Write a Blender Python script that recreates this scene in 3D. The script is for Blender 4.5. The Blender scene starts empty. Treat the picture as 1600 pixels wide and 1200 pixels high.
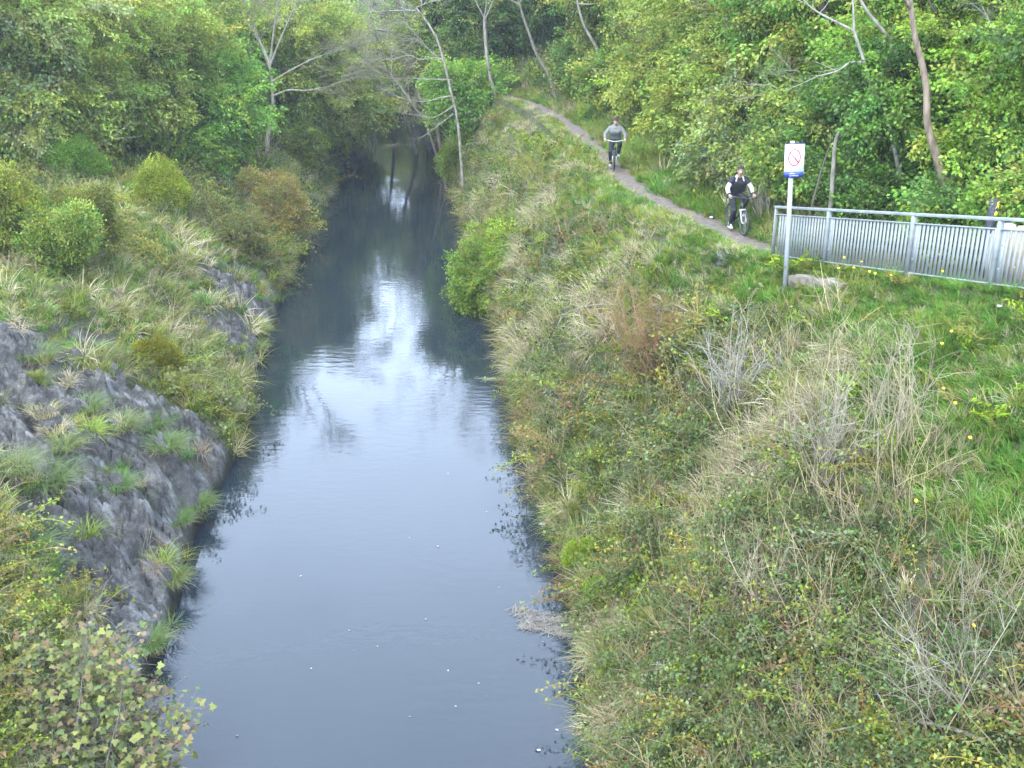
import bpy, bmesh, math, random
import numpy as np
from mathutils import Vector, Matrix

# ------------------------------------------------------------------ camera, sky, sun, exposure
S = bpy.context.scene
COL = S.collection
PITCH = math.radians(20.56)
CAMZ = 10.0
FPX = 1600.0
cam = bpy.data.cameras.new('camera')
cam.sensor_width = 36.0
cam.lens = 36.0
cam.clip_start = 0.1
cam.clip_end = 2000.0
camo = bpy.data.objects.new('camera', cam)
camo.location = (0, 0, CAMZ)
camo.rotation_euler = (math.radians(90) - PITCH, 0, 0)
COL.objects.link(camo)
S.camera = camo

SUN_EL, SUN_AZ = math.radians(47), math.radians(205)      # azimuth measured clockwise from +Y
W = bpy.data.worlds.new('World')
S.world = W
W.use_nodes = True
wn, wl_ = W.node_tree.nodes, W.node_tree.links
wn.clear()
w_out = wn.new('ShaderNodeOutputWorld')
w_bg = wn.new('ShaderNodeBackground')
w_bg.inputs['Strength'].default_value = 0.15
sky = wn.new('ShaderNodeTexSky')
sky.sky_type = 'NISHITA'
sky.sun_disc = False
sky.sun_elevation = SUN_EL
sky.sun_rotation = SUN_AZ
sky.air_density = 1.0
sky.dust_density = 1.5
w_tc = wn.new('ShaderNodeTexCoord')
w_map = wn.new('ShaderNodeMapping')
w_map.inputs['Scale'].default_value = (1.0, 1.0, 2.6)
w_no = wn.new('ShaderNodeTexNoise')
w_no.inputs['Scale'].default_value = 2.2
w_no.inputs['Detail'].default_value = 6
w_no.inputs['Roughness'].default_value = 0.55
w_rp = wn.new('ShaderNodeValToRGB')
w_rp.color_ramp.elements[0].position = 0.40
w_rp.color_ramp.elements[0].color = (0.74, 0.74, 0.74, 1)
w_rp.color_ramp.elements[1].position = 0.66
w_rp.color_ramp.elements[1].color = (0.92, 0.92, 0.92, 1)
w_mx = wn.new('ShaderNodeMixRGB')
w_mx.inputs[2].default_value = (24.8, 30.6, 40.5, 1)
wl_.new(w_tc.outputs['Generated'], w_map.inputs['Vector'])
wl_.new(w_map.outputs['Vector'], w_no.inputs['Vector'])
wl_.new(w_no.outputs['Fac'], w_rp.inputs['Fac'])
wl_.new(w_rp.outputs['Color'], w_mx.inputs[0])
wl_.new(sky.outputs['Color'], w_mx.inputs[1])
wl_.new(w_mx.outputs['Color'], w_bg.inputs['Color'])
wl_.new(w_bg.outputs['Background'], w_out.inputs['Surface'])

sun = bpy.data.lights.new('sun', 'SUN')
sun.energy = 2.6
sun.angle = math.radians(14)
sun.color = (1.0, 0.90, 0.70)
suno = bpy.data.objects.new('sun', sun)
_sd = Vector((math.sin(SUN_AZ) * math.cos(SUN_EL), math.cos(SUN_AZ) * math.cos(SUN_EL), math.sin(SUN_EL)))
suno.rotation_euler = (-_sd).to_track_quat('-Z', 'Y').to_euler()
suno.location = (0, -20, 60)
COL.objects.link(suno)

S.view_settings.view_transform = 'Standard'
S.view_settings.look = 'None'
S.view_settings.exposure = 0.74
S.view_settings.gamma = 1.0
S.view_settings.use_curve_mapping = False
S.render.engine = 'CYCLES'
S.cycles.use_denoising = True
S.cycles.max_bounces = 8
S.cycles.diffuse_bounces = 5
S.cycles.transmission_bounces = 4
S.cycles.transparent_max_bounces = 4
S.cycles.sample_clamp_indirect = 4.0
S.render.filter_size = 1.7

# ------------------------------------------------------------------ helpers
rng = np.random.default_rng(7)
random.seed(7)
SP, CP = math.sin(PITCH), math.cos(PITCH)

def tag(o, label=None, cat=None, group=None, kind=None):
    if label: o['label'] = label
    if cat: o['category'] = cat
    if group: o['group'] = group
    if kind: o['kind'] = kind
    return o

def empty(name, loc=(0, 0, 0), rotz=0.0):
    o = bpy.data.objects.new(name, None)
    o.location = loc
    o.rotation_euler = (0, 0, rotz)
    o.empty_display_size = 0.2
    COL.objects.link(o)
    return o

def link(name, me, mat=None, parent=None, loc=None):
    if mat is not None and not me.materials:
        me.materials.append(mat)
    o = bpy.data.objects.new(name, me)
    if parent is not None: o.parent = parent
    if loc is not None: o.location = loc
    COL.objects.link(o)
    return o

def mesh_np(name, verts, faces_flat, sizes, smooth=False, col=None):
    """fast mesh from flat arrays"""
    me = bpy.data.meshes.new(name)
    verts = np.asarray(verts, dtype=np.float32)
    faces_flat = np.asarray(faces_flat, dtype=np.int32)
    sizes = np.asarray(sizes, dtype=np.int32)
    me.vertices.add(len(verts))
    me.vertices.foreach_set('co', verts.ravel())
    me.loops.add(len(faces_flat))
    me.loops.foreach_set('vertex_index', faces_flat)
    me.polygons.add(len(sizes))
    starts = np.zeros(len(sizes), dtype=np.int32)
    if len(sizes): starts[1:] = np.cumsum(sizes)[:-1]
    me.polygons.foreach_set('loop_start', starts)
    if smooth:
        me.polygons.foreach_set('use_smooth', np.ones(len(sizes), dtype=bool))
    me.update(calc_edges=True)
    if col is not None:
        a = me.attributes.new('col', 'FLOAT_COLOR', 'POINT')
        c = np.ones((len(verts), 4), dtype=np.float32)
        c[:, :3] = col
        a.data.foreach_set('color', c.ravel())
    return me

class MB:
    """collects simple shapes for one mesh object"""
    def __init__(self):
        self.v, self.f, self.c, self.col = [], [], 0, []
    def add(self, verts, faces, col=(1, 1, 1)):
        verts = np.asarray(verts, float)
        self.v.append(verts)
        self.f += [[i + self.c for i in f] for f in faces]
        self.col.append(np.tile(np.asarray(col, float), (len(verts), 1)))
        self.c += len(verts)
        return self
    def box(self, c, s, rz=0.0, col=(1, 1, 1), bevel=0.0):
        x, y, z = [k / 2 for k in s]
        if bevel > 0:
            b = bevel
            ring = [(-x + b, -y), (x - b, -y), (x, -y + b), (x, y - b), (x - b, y), (-x + b, y), (-x, y - b), (-x, -y + b)]
            ins = [(-x + b, -y + b), (x - b, -y + b), (x - b, -y + b), (x - b, y - b), (x - b, y - b), (-x + b, y - b), (-x + b, y - b), (-x + b, -y + b)]
            vs = [(p[0], p[1], -z) for p in ring] + [(p[0], p[1], z - b) for p in ring] + [(p[0], p[1], z) for p in ins]
            fs = [[i, (i + 1) % 8, 8 + (i + 1) % 8, 8 + i] for i in range(8)]
            fs += [[8 + i, 8 + (i + 1) % 8, 16 + (i + 1) % 8, 16 + i] for i in range(8)]
            fs += [list(range(7, -1, -1)), [16 + i for i in range(8)]]
        else:
            vs = [(-x, -y, -z), (x, -y, -z), (x, y, -z), (-x, y, -z), (-x, -y, z), (x, -y, z), (x, y, z), (-x, y, z)]
            fs = [[0, 3, 2, 1], [4, 5, 6, 7], [0, 1, 5, 4], [1, 2, 6, 5], [2, 3, 7, 6], [3, 0, 4, 7]]
        ca, sa = math.cos(rz), math.sin(rz)
        vs = [(ca * a - sa * b + c[0], sa * a + ca * b + c[1], d + c[2]) for a, b, d in vs]
        return self.add(vs, fs, col)
    def tube(self, pts, rad, sides=6, cap=True, col=(1, 1, 1), closed=False):
        v, f = tube_np(pts, rad, sides, cap, closed)
        return self.add(v, f, col)
    def ball(self, c, r, seg=10, rings=6, col=(1, 1, 1)):
        r = np.ones(3) * r if np.isscalar(r) else np.asarray(r, float)
        vs, fs = [(0, 0, 1)], []
        for i in range(1, rings):
            t = math.pi * i / rings
            for j in range(seg):
                p = 2 * math.pi * j / seg
                vs.append((math.sin(t) * math.cos(p), math.sin(t) * math.sin(p), math.cos(t)))
        vs.append((0, 0, -1))
        for j in range(seg): fs.append([0, 1 + j, 1 + (j + 1) % seg])
        for i in range(rings - 2):
            for j in range(seg):
                a = 1 + i * seg
                fs.append([a + j, a + seg + j, a + seg + (j + 1) % seg, a + (j + 1) % seg])
        a, L = 1 + (rings - 2) * seg, len(vs) - 1
        for j in range(seg): fs.append([a + j, L, a + (j + 1) % seg])
        return self.add(np.array(vs) * r + np.asarray(c, float), fs, col)
    def mesh(self, name, smooth=False):
        v = np.concatenate(self.v); c = np.concatenate(self.col)
        return mesh_np(name, v, [i for f in self.f for i in f], [len(f) for f in self.f], smooth, c)
    def build(self, name, mat, parent=None, loc=None, smooth=False):
        return link(name, self.mesh(name, smooth), mat, parent, loc)

def tube_np(pts, rad, sides=6, cap=True, closed=False):
    pts = np.asarray(pts, float)
    n = len(pts)
    rad = np.full(n, rad, float) if np.isscalar(rad) else np.asarray(rad, float)
    if closed:
        tan = np.roll(pts, -1, 0) - np.roll(pts, 1, 0)
    else:
        tan = np.gradient(pts, axis=0)
    tan /= np.linalg.norm(tan, axis=1, keepdims=True) + 1e-9
    t0 = tan[0]
    ref = np.array([0, 0, 1.0]) if abs(t0[2]) < 0.9 else np.array([1.0, 0, 0])
    u = np.cross(t0, ref); u /= np.linalg.norm(u)
    ang = np.arange(sides) * 2 * math.pi / sides
    V = np.zeros((n, sides, 3))
    for i in range(n):
        u = u - tan[i] * np.dot(u, tan[i]); u /= np.linalg.norm(u) + 1e-9
        w = np.cross(tan[i], u)
        V[i] = pts[i] + rad[i] * (np.cos(ang)[:, None] * u + np.sin(ang)[:, None] * w)
    F = []
    for i in range(n if closed else n - 1):
        a, b = i * sides, ((i + 1) % n) * sides
        for j in range(sides):
            F.append([a + j, a + (j + 1) % sides, b + (j + 1) % sides, b + j])
    if cap and not closed:
        F.append(list(range(sides - 1, -1, -1)))
        F.append([(n - 1) * sides + j for j in range(sides)])
    return V.reshape(-1, 3), F

# value noise --------------------------------------------------------
_perm = np.random.default_rng(3).permutation(4096)
_rnd = np.random.default_rng(4).random(4096)
def _h(ix, iy, iz=0):
    return _rnd[_perm[(_perm[(_perm[ix & 4095] + iy) & 4095] + iz) & 4095]]
def vnoise(x, y, z=None):
    x = np.asarray(x, float); y = np.asarray(y, float)
    ix, iy = np.floor(x).astype(int), np.floor(y).astype(int)
    fx, fy = x - ix, y - iy
    fx, fy = fx * fx * (3 - 2 * fx), fy * fy * (3 - 2 * fy)
    if z is None:
        a, b, c, d = _h(ix, iy), _h(ix + 1, iy), _h(ix, iy + 1), _h(ix + 1, iy + 1)
        return (a * (1 - fx) + b * fx) * (1 - fy) + (c * (1 - fx) + d * fx) * fy
    z = np.asarray(z, float)
    iz = np.floor(z).astype(int); fz = z - iz; fz = fz * fz * (3 - 2 * fz)
    r = 0
    for k, wz in ((0, 1 - fz), (1, fz)):
        a, b, c, d = _h(ix, iy, iz + k), _h(ix + 1, iy, iz + k), _h(ix, iy + 1, iz + k), _h(ix + 1, iy + 1, iz + k)
        r = r + wz * ((a * (1 - fx) + b * fx) * (1 - fy) + (c * (1 - fx) + d * fx) * fy)
    return r
def fbm(x, y, o=4, z=None):
    s, a, n = 0, 0.5, 0
    for i in range(o):
        f = 2.03 ** i
        s = s + a * vnoise(np.asarray(x) * f + 17.3 * i, np.asarray(y) * f + 5.1 * i, None if z is None else np.asarray(z) * f)
        n += a; a *= 0.5
    return s / n

def sstep(a, b, x):
    t = np.clip((np.asarray(x, float) - a) / (b - a), 0, 1)
    return t * t * (3 - 2 * t)

# camera rays, used to work out where things of the place stand ----------
def ray(px, py):
    u, v = (px - 800) / FPX, (py - 600) / FPX
    return np.array([u, CP - v * SP, -SP - v * CP])
def at_z(px, py, z):
    d = ray(px, py)
    return np.array([0, 0, CAMZ]) + d * ((z - CAMZ) / d[2])
def at_y(px, py, Y):
    d = ray(px, py)
    return np.array([0, 0, CAMZ]) + d * (Y / d[1])

# ------------------------------------------------------------------ the lie of the land
def _curve(px, z):
    p = np.array([at_z(a, b, z) for a, b in px])
    p = p[np.argsort(p[:, 1])]
    return p[:, 1], p[:, 0]
_yr, _xr = _curve([(930, 1195), (905, 1000), (882, 900), (848, 800), (822, 720), (797, 620), (788, 560), (768, 480), (722, 345), (705, 290), (680, 240)], 0)
_yl, _xl = _curve([(205, 1110), (240, 1052), (278, 955), (292, 880), (328, 790), (372, 715), (388, 640), (402, 580), (432, 500), (452, 430), (482, 380), (508, 330), (525, 290), (548, 250)], 0)
_yp, _xp = _curve([(1188, 392), (1120, 355), (1060, 330), (990, 292), (950, 250), (905, 208), (868, 180), (830, 162), (800, 153)], 5.3)
def _ext(y, ys, xs, s0, s1):
    r = np.interp(y, ys, xs)
    r = np.where(y < ys[0], xs[0] + (y - ys[0]) * s0, r)
    k = y - ys[-1]
    return np.where(y > ys[-1], xs[-1] + k * s1 - 0.0022 * k * k, r)
def wr(y): return _ext(np.asarray(y, float), _yr, _xr, -0.08, -0.12) + 0.10 * (fbm(np.asarray(y) * 1.3, 3.0, 3) - .5)
def wl(y): return _ext(np.asarray(y, float), _yl, _xl, -0.10, -0.12) + 0.25 * (fbm(np.asarray(y) * 1.1, 9.0, 3) - .5)
FA = at_z(1206, 404, 5.30)             # far end of the railing
FB = at_z(1605, 459, 6.22)             # where it leaves the picture
_fd = (FB - FA) / np.linalg.norm((FB - FA)[:2])
def fence_x(y): return FA[0] + (np.asarray(y, float) - FA[1]) * _fd[0] / _fd[1]
def zpath(y): return np.interp(y, [4, FB[1], FA[1] - .3, FA[1] + 1.0, 60], [7.2, 6.2, 5.3, 5.28, 5.32])
def xpath(y):
    y = np.asarray(y, float)
    far = _ext(y, _yp, _xp, 0, -0.35)
    near = fence_x(y) + 0.95
    w = sstep(FA[1] - .6, FA[1] + 1.6, y)
    return near * (1 - w) + far * w
PATH_HW = 0.55

def blocks(u, v, seed):
    """cellular relief: each cell is a flat facet with its own height and tilt; also the distance to the cell border"""
    iu, iv = np.floor(u).astype(int), np.floor(v).astype(int)
    d1 = np.full(np.shape(u), 9.0); d2 = np.full(np.shape(u), 9.0); hh = np.zeros(np.shape(u))
    for du in (-1, 0, 1):
        for dv in (-1, 0, 1):
            cu, cv = iu + du, iv + dv
            pu = cu + _h(cu, cv, seed * 7); pv = cv + _h(cu, cv, seed * 7 + 1)
            ex, ey = u - pu, v - pv
            d = np.sqrt(ex * ex + ey * ey)
            q = (_h(cu, cv, seed * 7 + 2) - .5) + ex * (_h(cu, cv, seed * 7 + 3) - .20) * 1.3 + ey * (_h(cu, cv, seed * 7 + 4) - .5) * .9
            near = d < d1
            d2 = np.where(near, d1, np.minimum(d2, d)); hh = np.where(near, q, hh); d1 = np.where(near, d, d1)
    return hh, d2 - d1

ROCK = []
def terrain(x, y, full=False):
    """height of the ground; full also gives the rock mask"""
    x = np.asarray(x, float); y = np.asarray(y, float)
    xl, xr, xp, zp = wl(y), wr(y), xpath(y), zpath(y)
    z = np.full(np.broadcast(x, y).shape, -0.8)
    # right bank
    e = x - xr
    crest = xp - np.interp(y, [FA[1] - 1, FA[1] + 2, 30, 50], [1.1, 1.15, 1.1, 0.9])
    L = np.maximum(crest - xr, 1.2)
    t = np.clip(e / L, 0, 1)
    near = 1 - sstep(16, 21, y)
    g1 = np.interp(t, [0, .035, .3, .55, .8, .93, 1], [0, .09, .42, .70, .90, .97, .99])
    g2 = np.interp(t, [0, .03, .3, .55, .75, 1], [0, .08, .43, .70, .84, .985])
    zr = zp * (g1 * (1 - near) + g2 * near)
    zr = zr + 0.30 * (fbm(x * .8, y * .8, 3) - .5) * np.clip(e, 0, 1) * (1 - sstep(.9, 1.0, t))
    zr = zr - .30 * sstep(33, 42, y) * (1 - sstep(56, 60, y)) * sstep(.25, .98, t)
    hill = x - (xp + PATH_HW + .15)
    hs = np.interp(y, [12, 20, 30, 45, 54, 62], [.42, .55, .62, .62, .55, .4])
    zh = zp + np.where(hill > 0, np.minimum(hill, 1.2) * .35 + np.clip(hill - 1.0, 0, 9) * hs + np.clip(hill - 10, 0, 60) * .12, 0)
    zh = zh + 0.35 * (fbm(x * .5, y * .5, 3) - .5) * sstep(0.3, 2, hill)
    zr = np.where(e > L, zh, zr)
    z = np.where(e > 0, zr, z)
    # left bank
    e = xl - x
    far = sstep(34, 44, y)
    zl1 = np.interp(e, [0, .10, .5, 2.2, 4.8, 6.2, 10, 30, 90], [0, .42, .95, 2.45, 3.95, 4.25, 4.5, 7.5, 13])
    zl2 = np.interp(e, [0, .10, .5, 2.0, 4.0, 7, 12, 30, 90], [0, .25, .7, 2.3, 3.6, 4.4, 5.0, 8, 14])
    zl = zl1 * (1 - far) + zl2 * far
    zl = zl + 0.30 * (fbm(x * .6 + 40, y * .6, 3) - .5) * np.clip(e, 0, 1)
    rock = np.zeros(z.shape)
    for (bx, by, r, s) in ROCK:
        rock = np.maximum(rock, s * np.exp(-(((x - bx) ** 2 + (y - by) ** 2) / (r * r)) ** 1.5))
    rock = np.where(e > 0, rock, 0)
    n = fbm(x * 1.6, y * 1.6, 4)
    rock = np.clip(rock * 1.8 - 1.1 * sstep(.50, .72, n), 0, 1) * sstep(-.05, .1, e)
    # beds running down the face, broken into tilted blocks of several sizes
    yw = y + .30 * e + .3 * (fbm(x * .6, y * .6, 2) - .5)
    b1, c1 = blocks(yw * .95, e * .34, 1)
    b2, c2 = blocks(yw * 3.1 + 40, e * 1.5, 2)
    b3, c3 = blocks(yw * 7.5 + 90, e * 4.5, 3)
    bed = b1 * .80 + b2 * .46 + b3 * .17 - .20 * (1 - sstep(0, .12, c1)) - .14 * (1 - sstep(0, .14, c2)) - .04 * (1 - sstep(0, .12, c3))
    fine = (fbm(x * 6, y * 6, 4) - .5) * .05
    zl = zl + rock * (bed + fine) * np.clip(e * 1.6, 0, 1)
    z = np.where(e > 0, zl, z)
    if full: return z, rock
    return z

_ts = np.concatenate([np.linspace(6, 30, 900), np.linspace(30, 140, 900)])
def at(px, py):
    d = ray(px, py)
    p = np.array([0, 0, CAMZ])[None] + d[None] * _ts[:, None]
    h = terrain(p[:, 0], p[:, 1])
    h = np.where((p[:, 0] > wl(p[:, 1])) & (p[:, 0] < wr(p[:, 1])), 0.0, h)
    k = np.nonzero(p[:, 2] < h)[0]
    i = k[0] if len(k) else len(_ts) - 1
    return p[i]
def ground(x, y): return float(terrain(np.array([x]), np.array([y]))[0])

for (a, b, r, s) in [(268, 940, .8, 1.25), (292, 870, .8, 1.25), (325, 800, .8, 1.2), (245, 1005, .8, 1.25), (352, 745, .75, 1.1), (110, 800, 1.0, 1.1), (130, 880, 1.0, 1.1), (40, 600, 1.9, 1), (60, 690, 1.7, 1), (150, 640, 1.5, 1), (230, 720, 1.2, 1), (160, 780, 1.4, 1), (190, 880, 1.5, 1.1), (240, 960, 1.2, 1.1),
                     (270, 820, 1.1, 1), (300, 750, .9, .8), (385, 470, 1.3, .95), (375, 530, 1.3, .95), (425, 500, 1.2, .9), (400, 440, 1.2, .8), (225, 1040, .9, 1), (330, 700, .8, .6), (150, 530, .7, .6), (230, 640, .9, .8)]:
    p = at(a, b)
    ROCK.append((p[0], p[1], r, s))
# ------------------------------------------------------------------ materials
def new_mat(name):
    m = bpy.data.materials.new(name)
    m.use_nodes = True
    nt = m.node_tree
    nt.nodes.clear()
    out = nt.nodes.new('ShaderNodeOutputMaterial')
    return m, nt.nodes, nt.links, out

def foliage_mat(name, trans=0.32, rough=0.65):
    m, n, l, out = new_mat(name)
    a = n.new('ShaderNodeAttribute'); a.attribute_name = 'col'
    b = n.new('ShaderNodeAttribute'); b.attribute_name = 'icol'; b.attribute_type = 'INSTANCER'
    mul = n.new('ShaderNodeMixRGB'); mul.blend_type = 'MULTIPLY'; mul.inputs[0].default_value = 1
    dk = n.new('ShaderNodeMixRGB'); dk.blend_type = 'MULTIPLY'; dk.inputs[0].default_value = 1; dk.inputs[2].default_value = (.67, .68, .54, 1)
    l.new(a.outputs['Color'], mul.inputs[1]); l.new(b.outputs['Color'], dk.inputs[1]); l.new(dk.outputs['Color'], mul.inputs[2])
    p = n.new('ShaderNodeBsdfPrincipled')
    p.inputs['Roughness'].default_value = rough
    p.inputs['Specular IOR Level'].default_value = 0.16
    l.new(mul.outputs['Color'], p.inputs['Base Color'])
    if trans > 0:
        t = n.new('ShaderNodeBsdfTranslucent')
        g = n.new('ShaderNodeMixRGB'); g.blend_type = 'MULTIPLY'; g.inputs[0].default_value = 1
        g.inputs[2].default_value = (1.25, 1.2, 0.6, 1)
        l.new(mul.outputs['Color'], g.inputs[1]); l.new(g.outputs['Color'], t.inputs['Color'])
        mx = n.new('ShaderNodeMixShader'); mx.inputs[0].default_value = trans
        l.new(p.outputs['BSDF'], mx.inputs[1]); l.new(t.outputs['BSDF'], mx.inputs[2])
        l.new(mx.outputs['Shader'], out.inputs['Surface'])
    else:
        l.new(p.outputs['BSDF'], out.inputs['Surface'])
    return m

def noise_mat(name, c1, c2, scale=8.0, rough=0.7, bump=0.0, metal=0.0, spec=0.4, detail=5, stretch=(1, 1, 1), p0=.35, p1=.65):
    c1, c2 = [tuple(.72 * k for k in c) for c in (c1, c2)]      # albedos measured against the bright sky
    m, n, l, out = new_mat(name)
    tc = n.new('ShaderNodeTexCoord'); mp = n.new('ShaderNodeMapping'); mp.inputs['Scale'].default_value = stretch
    no = n.new('ShaderNodeTexNoise'); no.inputs['Scale'].default_value = scale; no.inputs['Detail'].default_value = detail
    rp = n.new('ShaderNodeValToRGB')
    rp.color_ramp.elements[0].position = p0; rp.color_ramp.elements[0].color = (*c1, 1)
    rp.color_ramp.elements[1].position = p1; rp.color_ramp.elements[1].color = (*c2, 1)
    p = n.new('ShaderNodeBsdfPrincipled')
    p.inputs['Roughness'].default_value = rough; p.inputs['Metallic'].default_value = metal
    p.inputs['Specular IOR Level'].default_value = spec
    l.new(tc.outputs['Object'], mp.inputs['Vector']); l.new(mp.outputs['Vector'], no.inputs['Vector'])
    l.new(no.outputs['Fac'], rp.inputs['Fac']); l.new(rp.outputs['Color'], p.inputs['Base Color'])
    if bump > 0:
        bp = n.new('ShaderNodeBump'); bp.inputs['Strength'].default_value = bump; bp.inputs['Distance'].default_value = 0.02
        l.new(no.outputs['Fac'], bp.inputs['Height']); l.new(bp.outputs['Normal'], p.inputs['Normal'])
    l.new(p.outputs['BSDF'], out.inputs['Surface'])
    return m

M = {}
M['leaf'] = foliage_mat('leaf', 0.42)
M['grass'] = foliage_mat('grass_blade', 0.28, 0.6)
M['twig'] = foliage_mat('bare_twig', 0.0, 0.8)
M['bark_grey'] = noise_mat('bark_grey', (.10, .09, .07), (.24, .215, .17), 14, .85, .5, stretch=(1, 1, .3))
M['bark_pale'] = noise_mat('bark_pale', (.15, .135, .105), (.34, .31, .25), 10, .8, .3, stretch=(1, 1, .4))
M['bark_brown'] = noise_mat('bark_brown', (.11, .08, .052), (.25, .19, .13), 12, .85, .6, stretch=(1, 1, .3))
M['bark_dark'] = noise_mat('bark_dark', (.05, .045, .03), (.12, .10, .07), 12, .9, .5, stretch=(1, 1, .3))

def ground_mat():
    m, n, l, out = new_mat('bank_soil_and_rock')
    tc = n.new('ShaderNodeTexCoord')
    def noise(s, d=6, r=.6):
        x = n.new('ShaderNodeTexNoise'); x.inputs['Scale'].default_value = s; x.inputs['Detail'].default_value = d; x.inputs['Roughness'].default_value = r
        l.new(tc.outputs['Object'], x.inputs['Vector']); return x
    def ramp(src, stops):
        r = n.new('ShaderNodeValToRGB')
        while len(r.color_ramp.elements) < len(stops): r.color_ramp.elements.new(.5)
        for e, (p, c) in zip(r.color_ramp.elements, stops): e.position = p; e.color = (*c, 1)
        l.new(src, r.inputs['Fac']); return r
    s1 = noise(16.0, 8, .75); soil = ramp(s1.outputs['Fac'], [(.3, (.022, .030, .010)), (.52, (.055, .062, .024)), (.75, (.14, .115, .07))])
    k1 = noise(3.6, 10, .78); k2 = noise(19.0, 8, .75)
    rock = ramp(k1.outputs['Fac'], [(.30, (.022, .021, .021)), (.45, (.055, .053, .050)), (.56, (.095, .091, .086)), (.70, (.23, .22, .205))])
    lich = ramp(k2.outputs['Fac'], [(.50, (0, 0, 0)), (.68, (1, 1, 1))])
    mixl = n.new('ShaderNodeMixRGB'); mixl.inputs[2].default_value = (.15, .135, .11, 1)
    fl = n.new('ShaderNodeMath'); fl.operation = 'MULTIPLY'; fl.inputs[1].default_value = .45
    l.new(lich.outputs['Color'], fl.inputs[0]); l.new(fl.outputs[0], mixl.inputs[0]); l.new(rock.outputs['Color'], mixl.inputs[1])
    mpv = n.new('ShaderNodeMapping'); mpv.inputs['Scale'].default_value = (1.3, 4.6, 1.3); mpv.inputs['Rotation'].default_value = (0, 0, .22)
    l.new(tc.outputs['Object'], mpv.inputs['Vector'])
    kv = n.new('ShaderNodeTexNoise'); kv.inputs['Scale'].default_value = 1.0; kv.inputs['Detail'].default_value = 8; kv.inputs['Roughness'].default_value = .68
    l.new(mpv.outputs['Vector'], kv.inputs['Vector'])
    vein = ramp(kv.outputs['Fac'], [(.53, (0, 0, 0)), (.66, (1, 1, 1))])
    vf = n.new('ShaderNodeMath'); vf.operation = 'MULTIPLY'; vf.inputs[1].default_value = .75
    l.new(vein.outputs['Color'], vf.inputs[0])
    mv = n.new('ShaderNodeMixRGB'); mv.inputs[2].default_value = (.235, .23, .225, 1)
    l.new(vf.outputs[0], mv.inputs[0]); l.new(mixl.outputs['Color'], mv.inputs[1])
    at_ = n.new('ShaderNodeAttribute'); at_.attribute_name = 'rock'
    pt = n.new('ShaderNodeAttribute'); pt.attribute_name = 'trod'
    mr = n.new('ShaderNodeMixRGB'); l.new(at_.outputs['Fac'], mr.inputs[0]); l.new(soil.outputs['Color'], mr.inputs[1]); l.new(mv.outputs['Color'], mr.inputs[2])
    p1 = noise(9.0, 7, .65); pc = ramp(p1.outputs['Fac'], [(.3, (.06, .045, .036)), (.6, (.115, .09, .075)), (.8, (.19, .16, .14))])
    mp = n.new('ShaderNodeMixRGB'); l.new(pt.outputs['Fac'], mp.inputs[0]); l.new(mr.outputs['Color'], mp.inputs[1]); l.new(pc.outputs['Color'], mp.inputs[2])
    wet = n.new('ShaderNodeAttribute'); wet.attribute_name = 'wet'
    wc = n.new('ShaderNodeMixRGB'); wc.inputs[2].default_value = (.022, .020, .016, 1)
    l.new(wet.outputs['Fac'], wc.inputs[0]); l.new(mp.outputs['Color'], wc.inputs[1])
    p = n.new('ShaderNodeBsdfPrincipled'); p.inputs['Roughness'].default_value = .9; p.inputs['Specular IOR Level'].default_value = .12
    l.new(wc.outputs['Color'], p.inputs['Base Color'])
    b = n.new('ShaderNodeBump'); b.inputs['Strength'].default_value = .8; b.inputs['Distance'].default_value = .06
    ad = n.new('ShaderNodeMath'); ad.operation = 'ADD'
    l.new(k1.outputs['Fac'], ad.inputs[0]); l.new(k2.outputs['Fac'], ad.inputs[1]); l.new(ad.outputs[0], b.inputs['Height'])
    l.new(b.outputs['Normal'], p.inputs['Normal']); l.new(p.outputs['BSDF'], out.inputs['Surface'])
    return m
M['ground'] = ground_mat()

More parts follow.
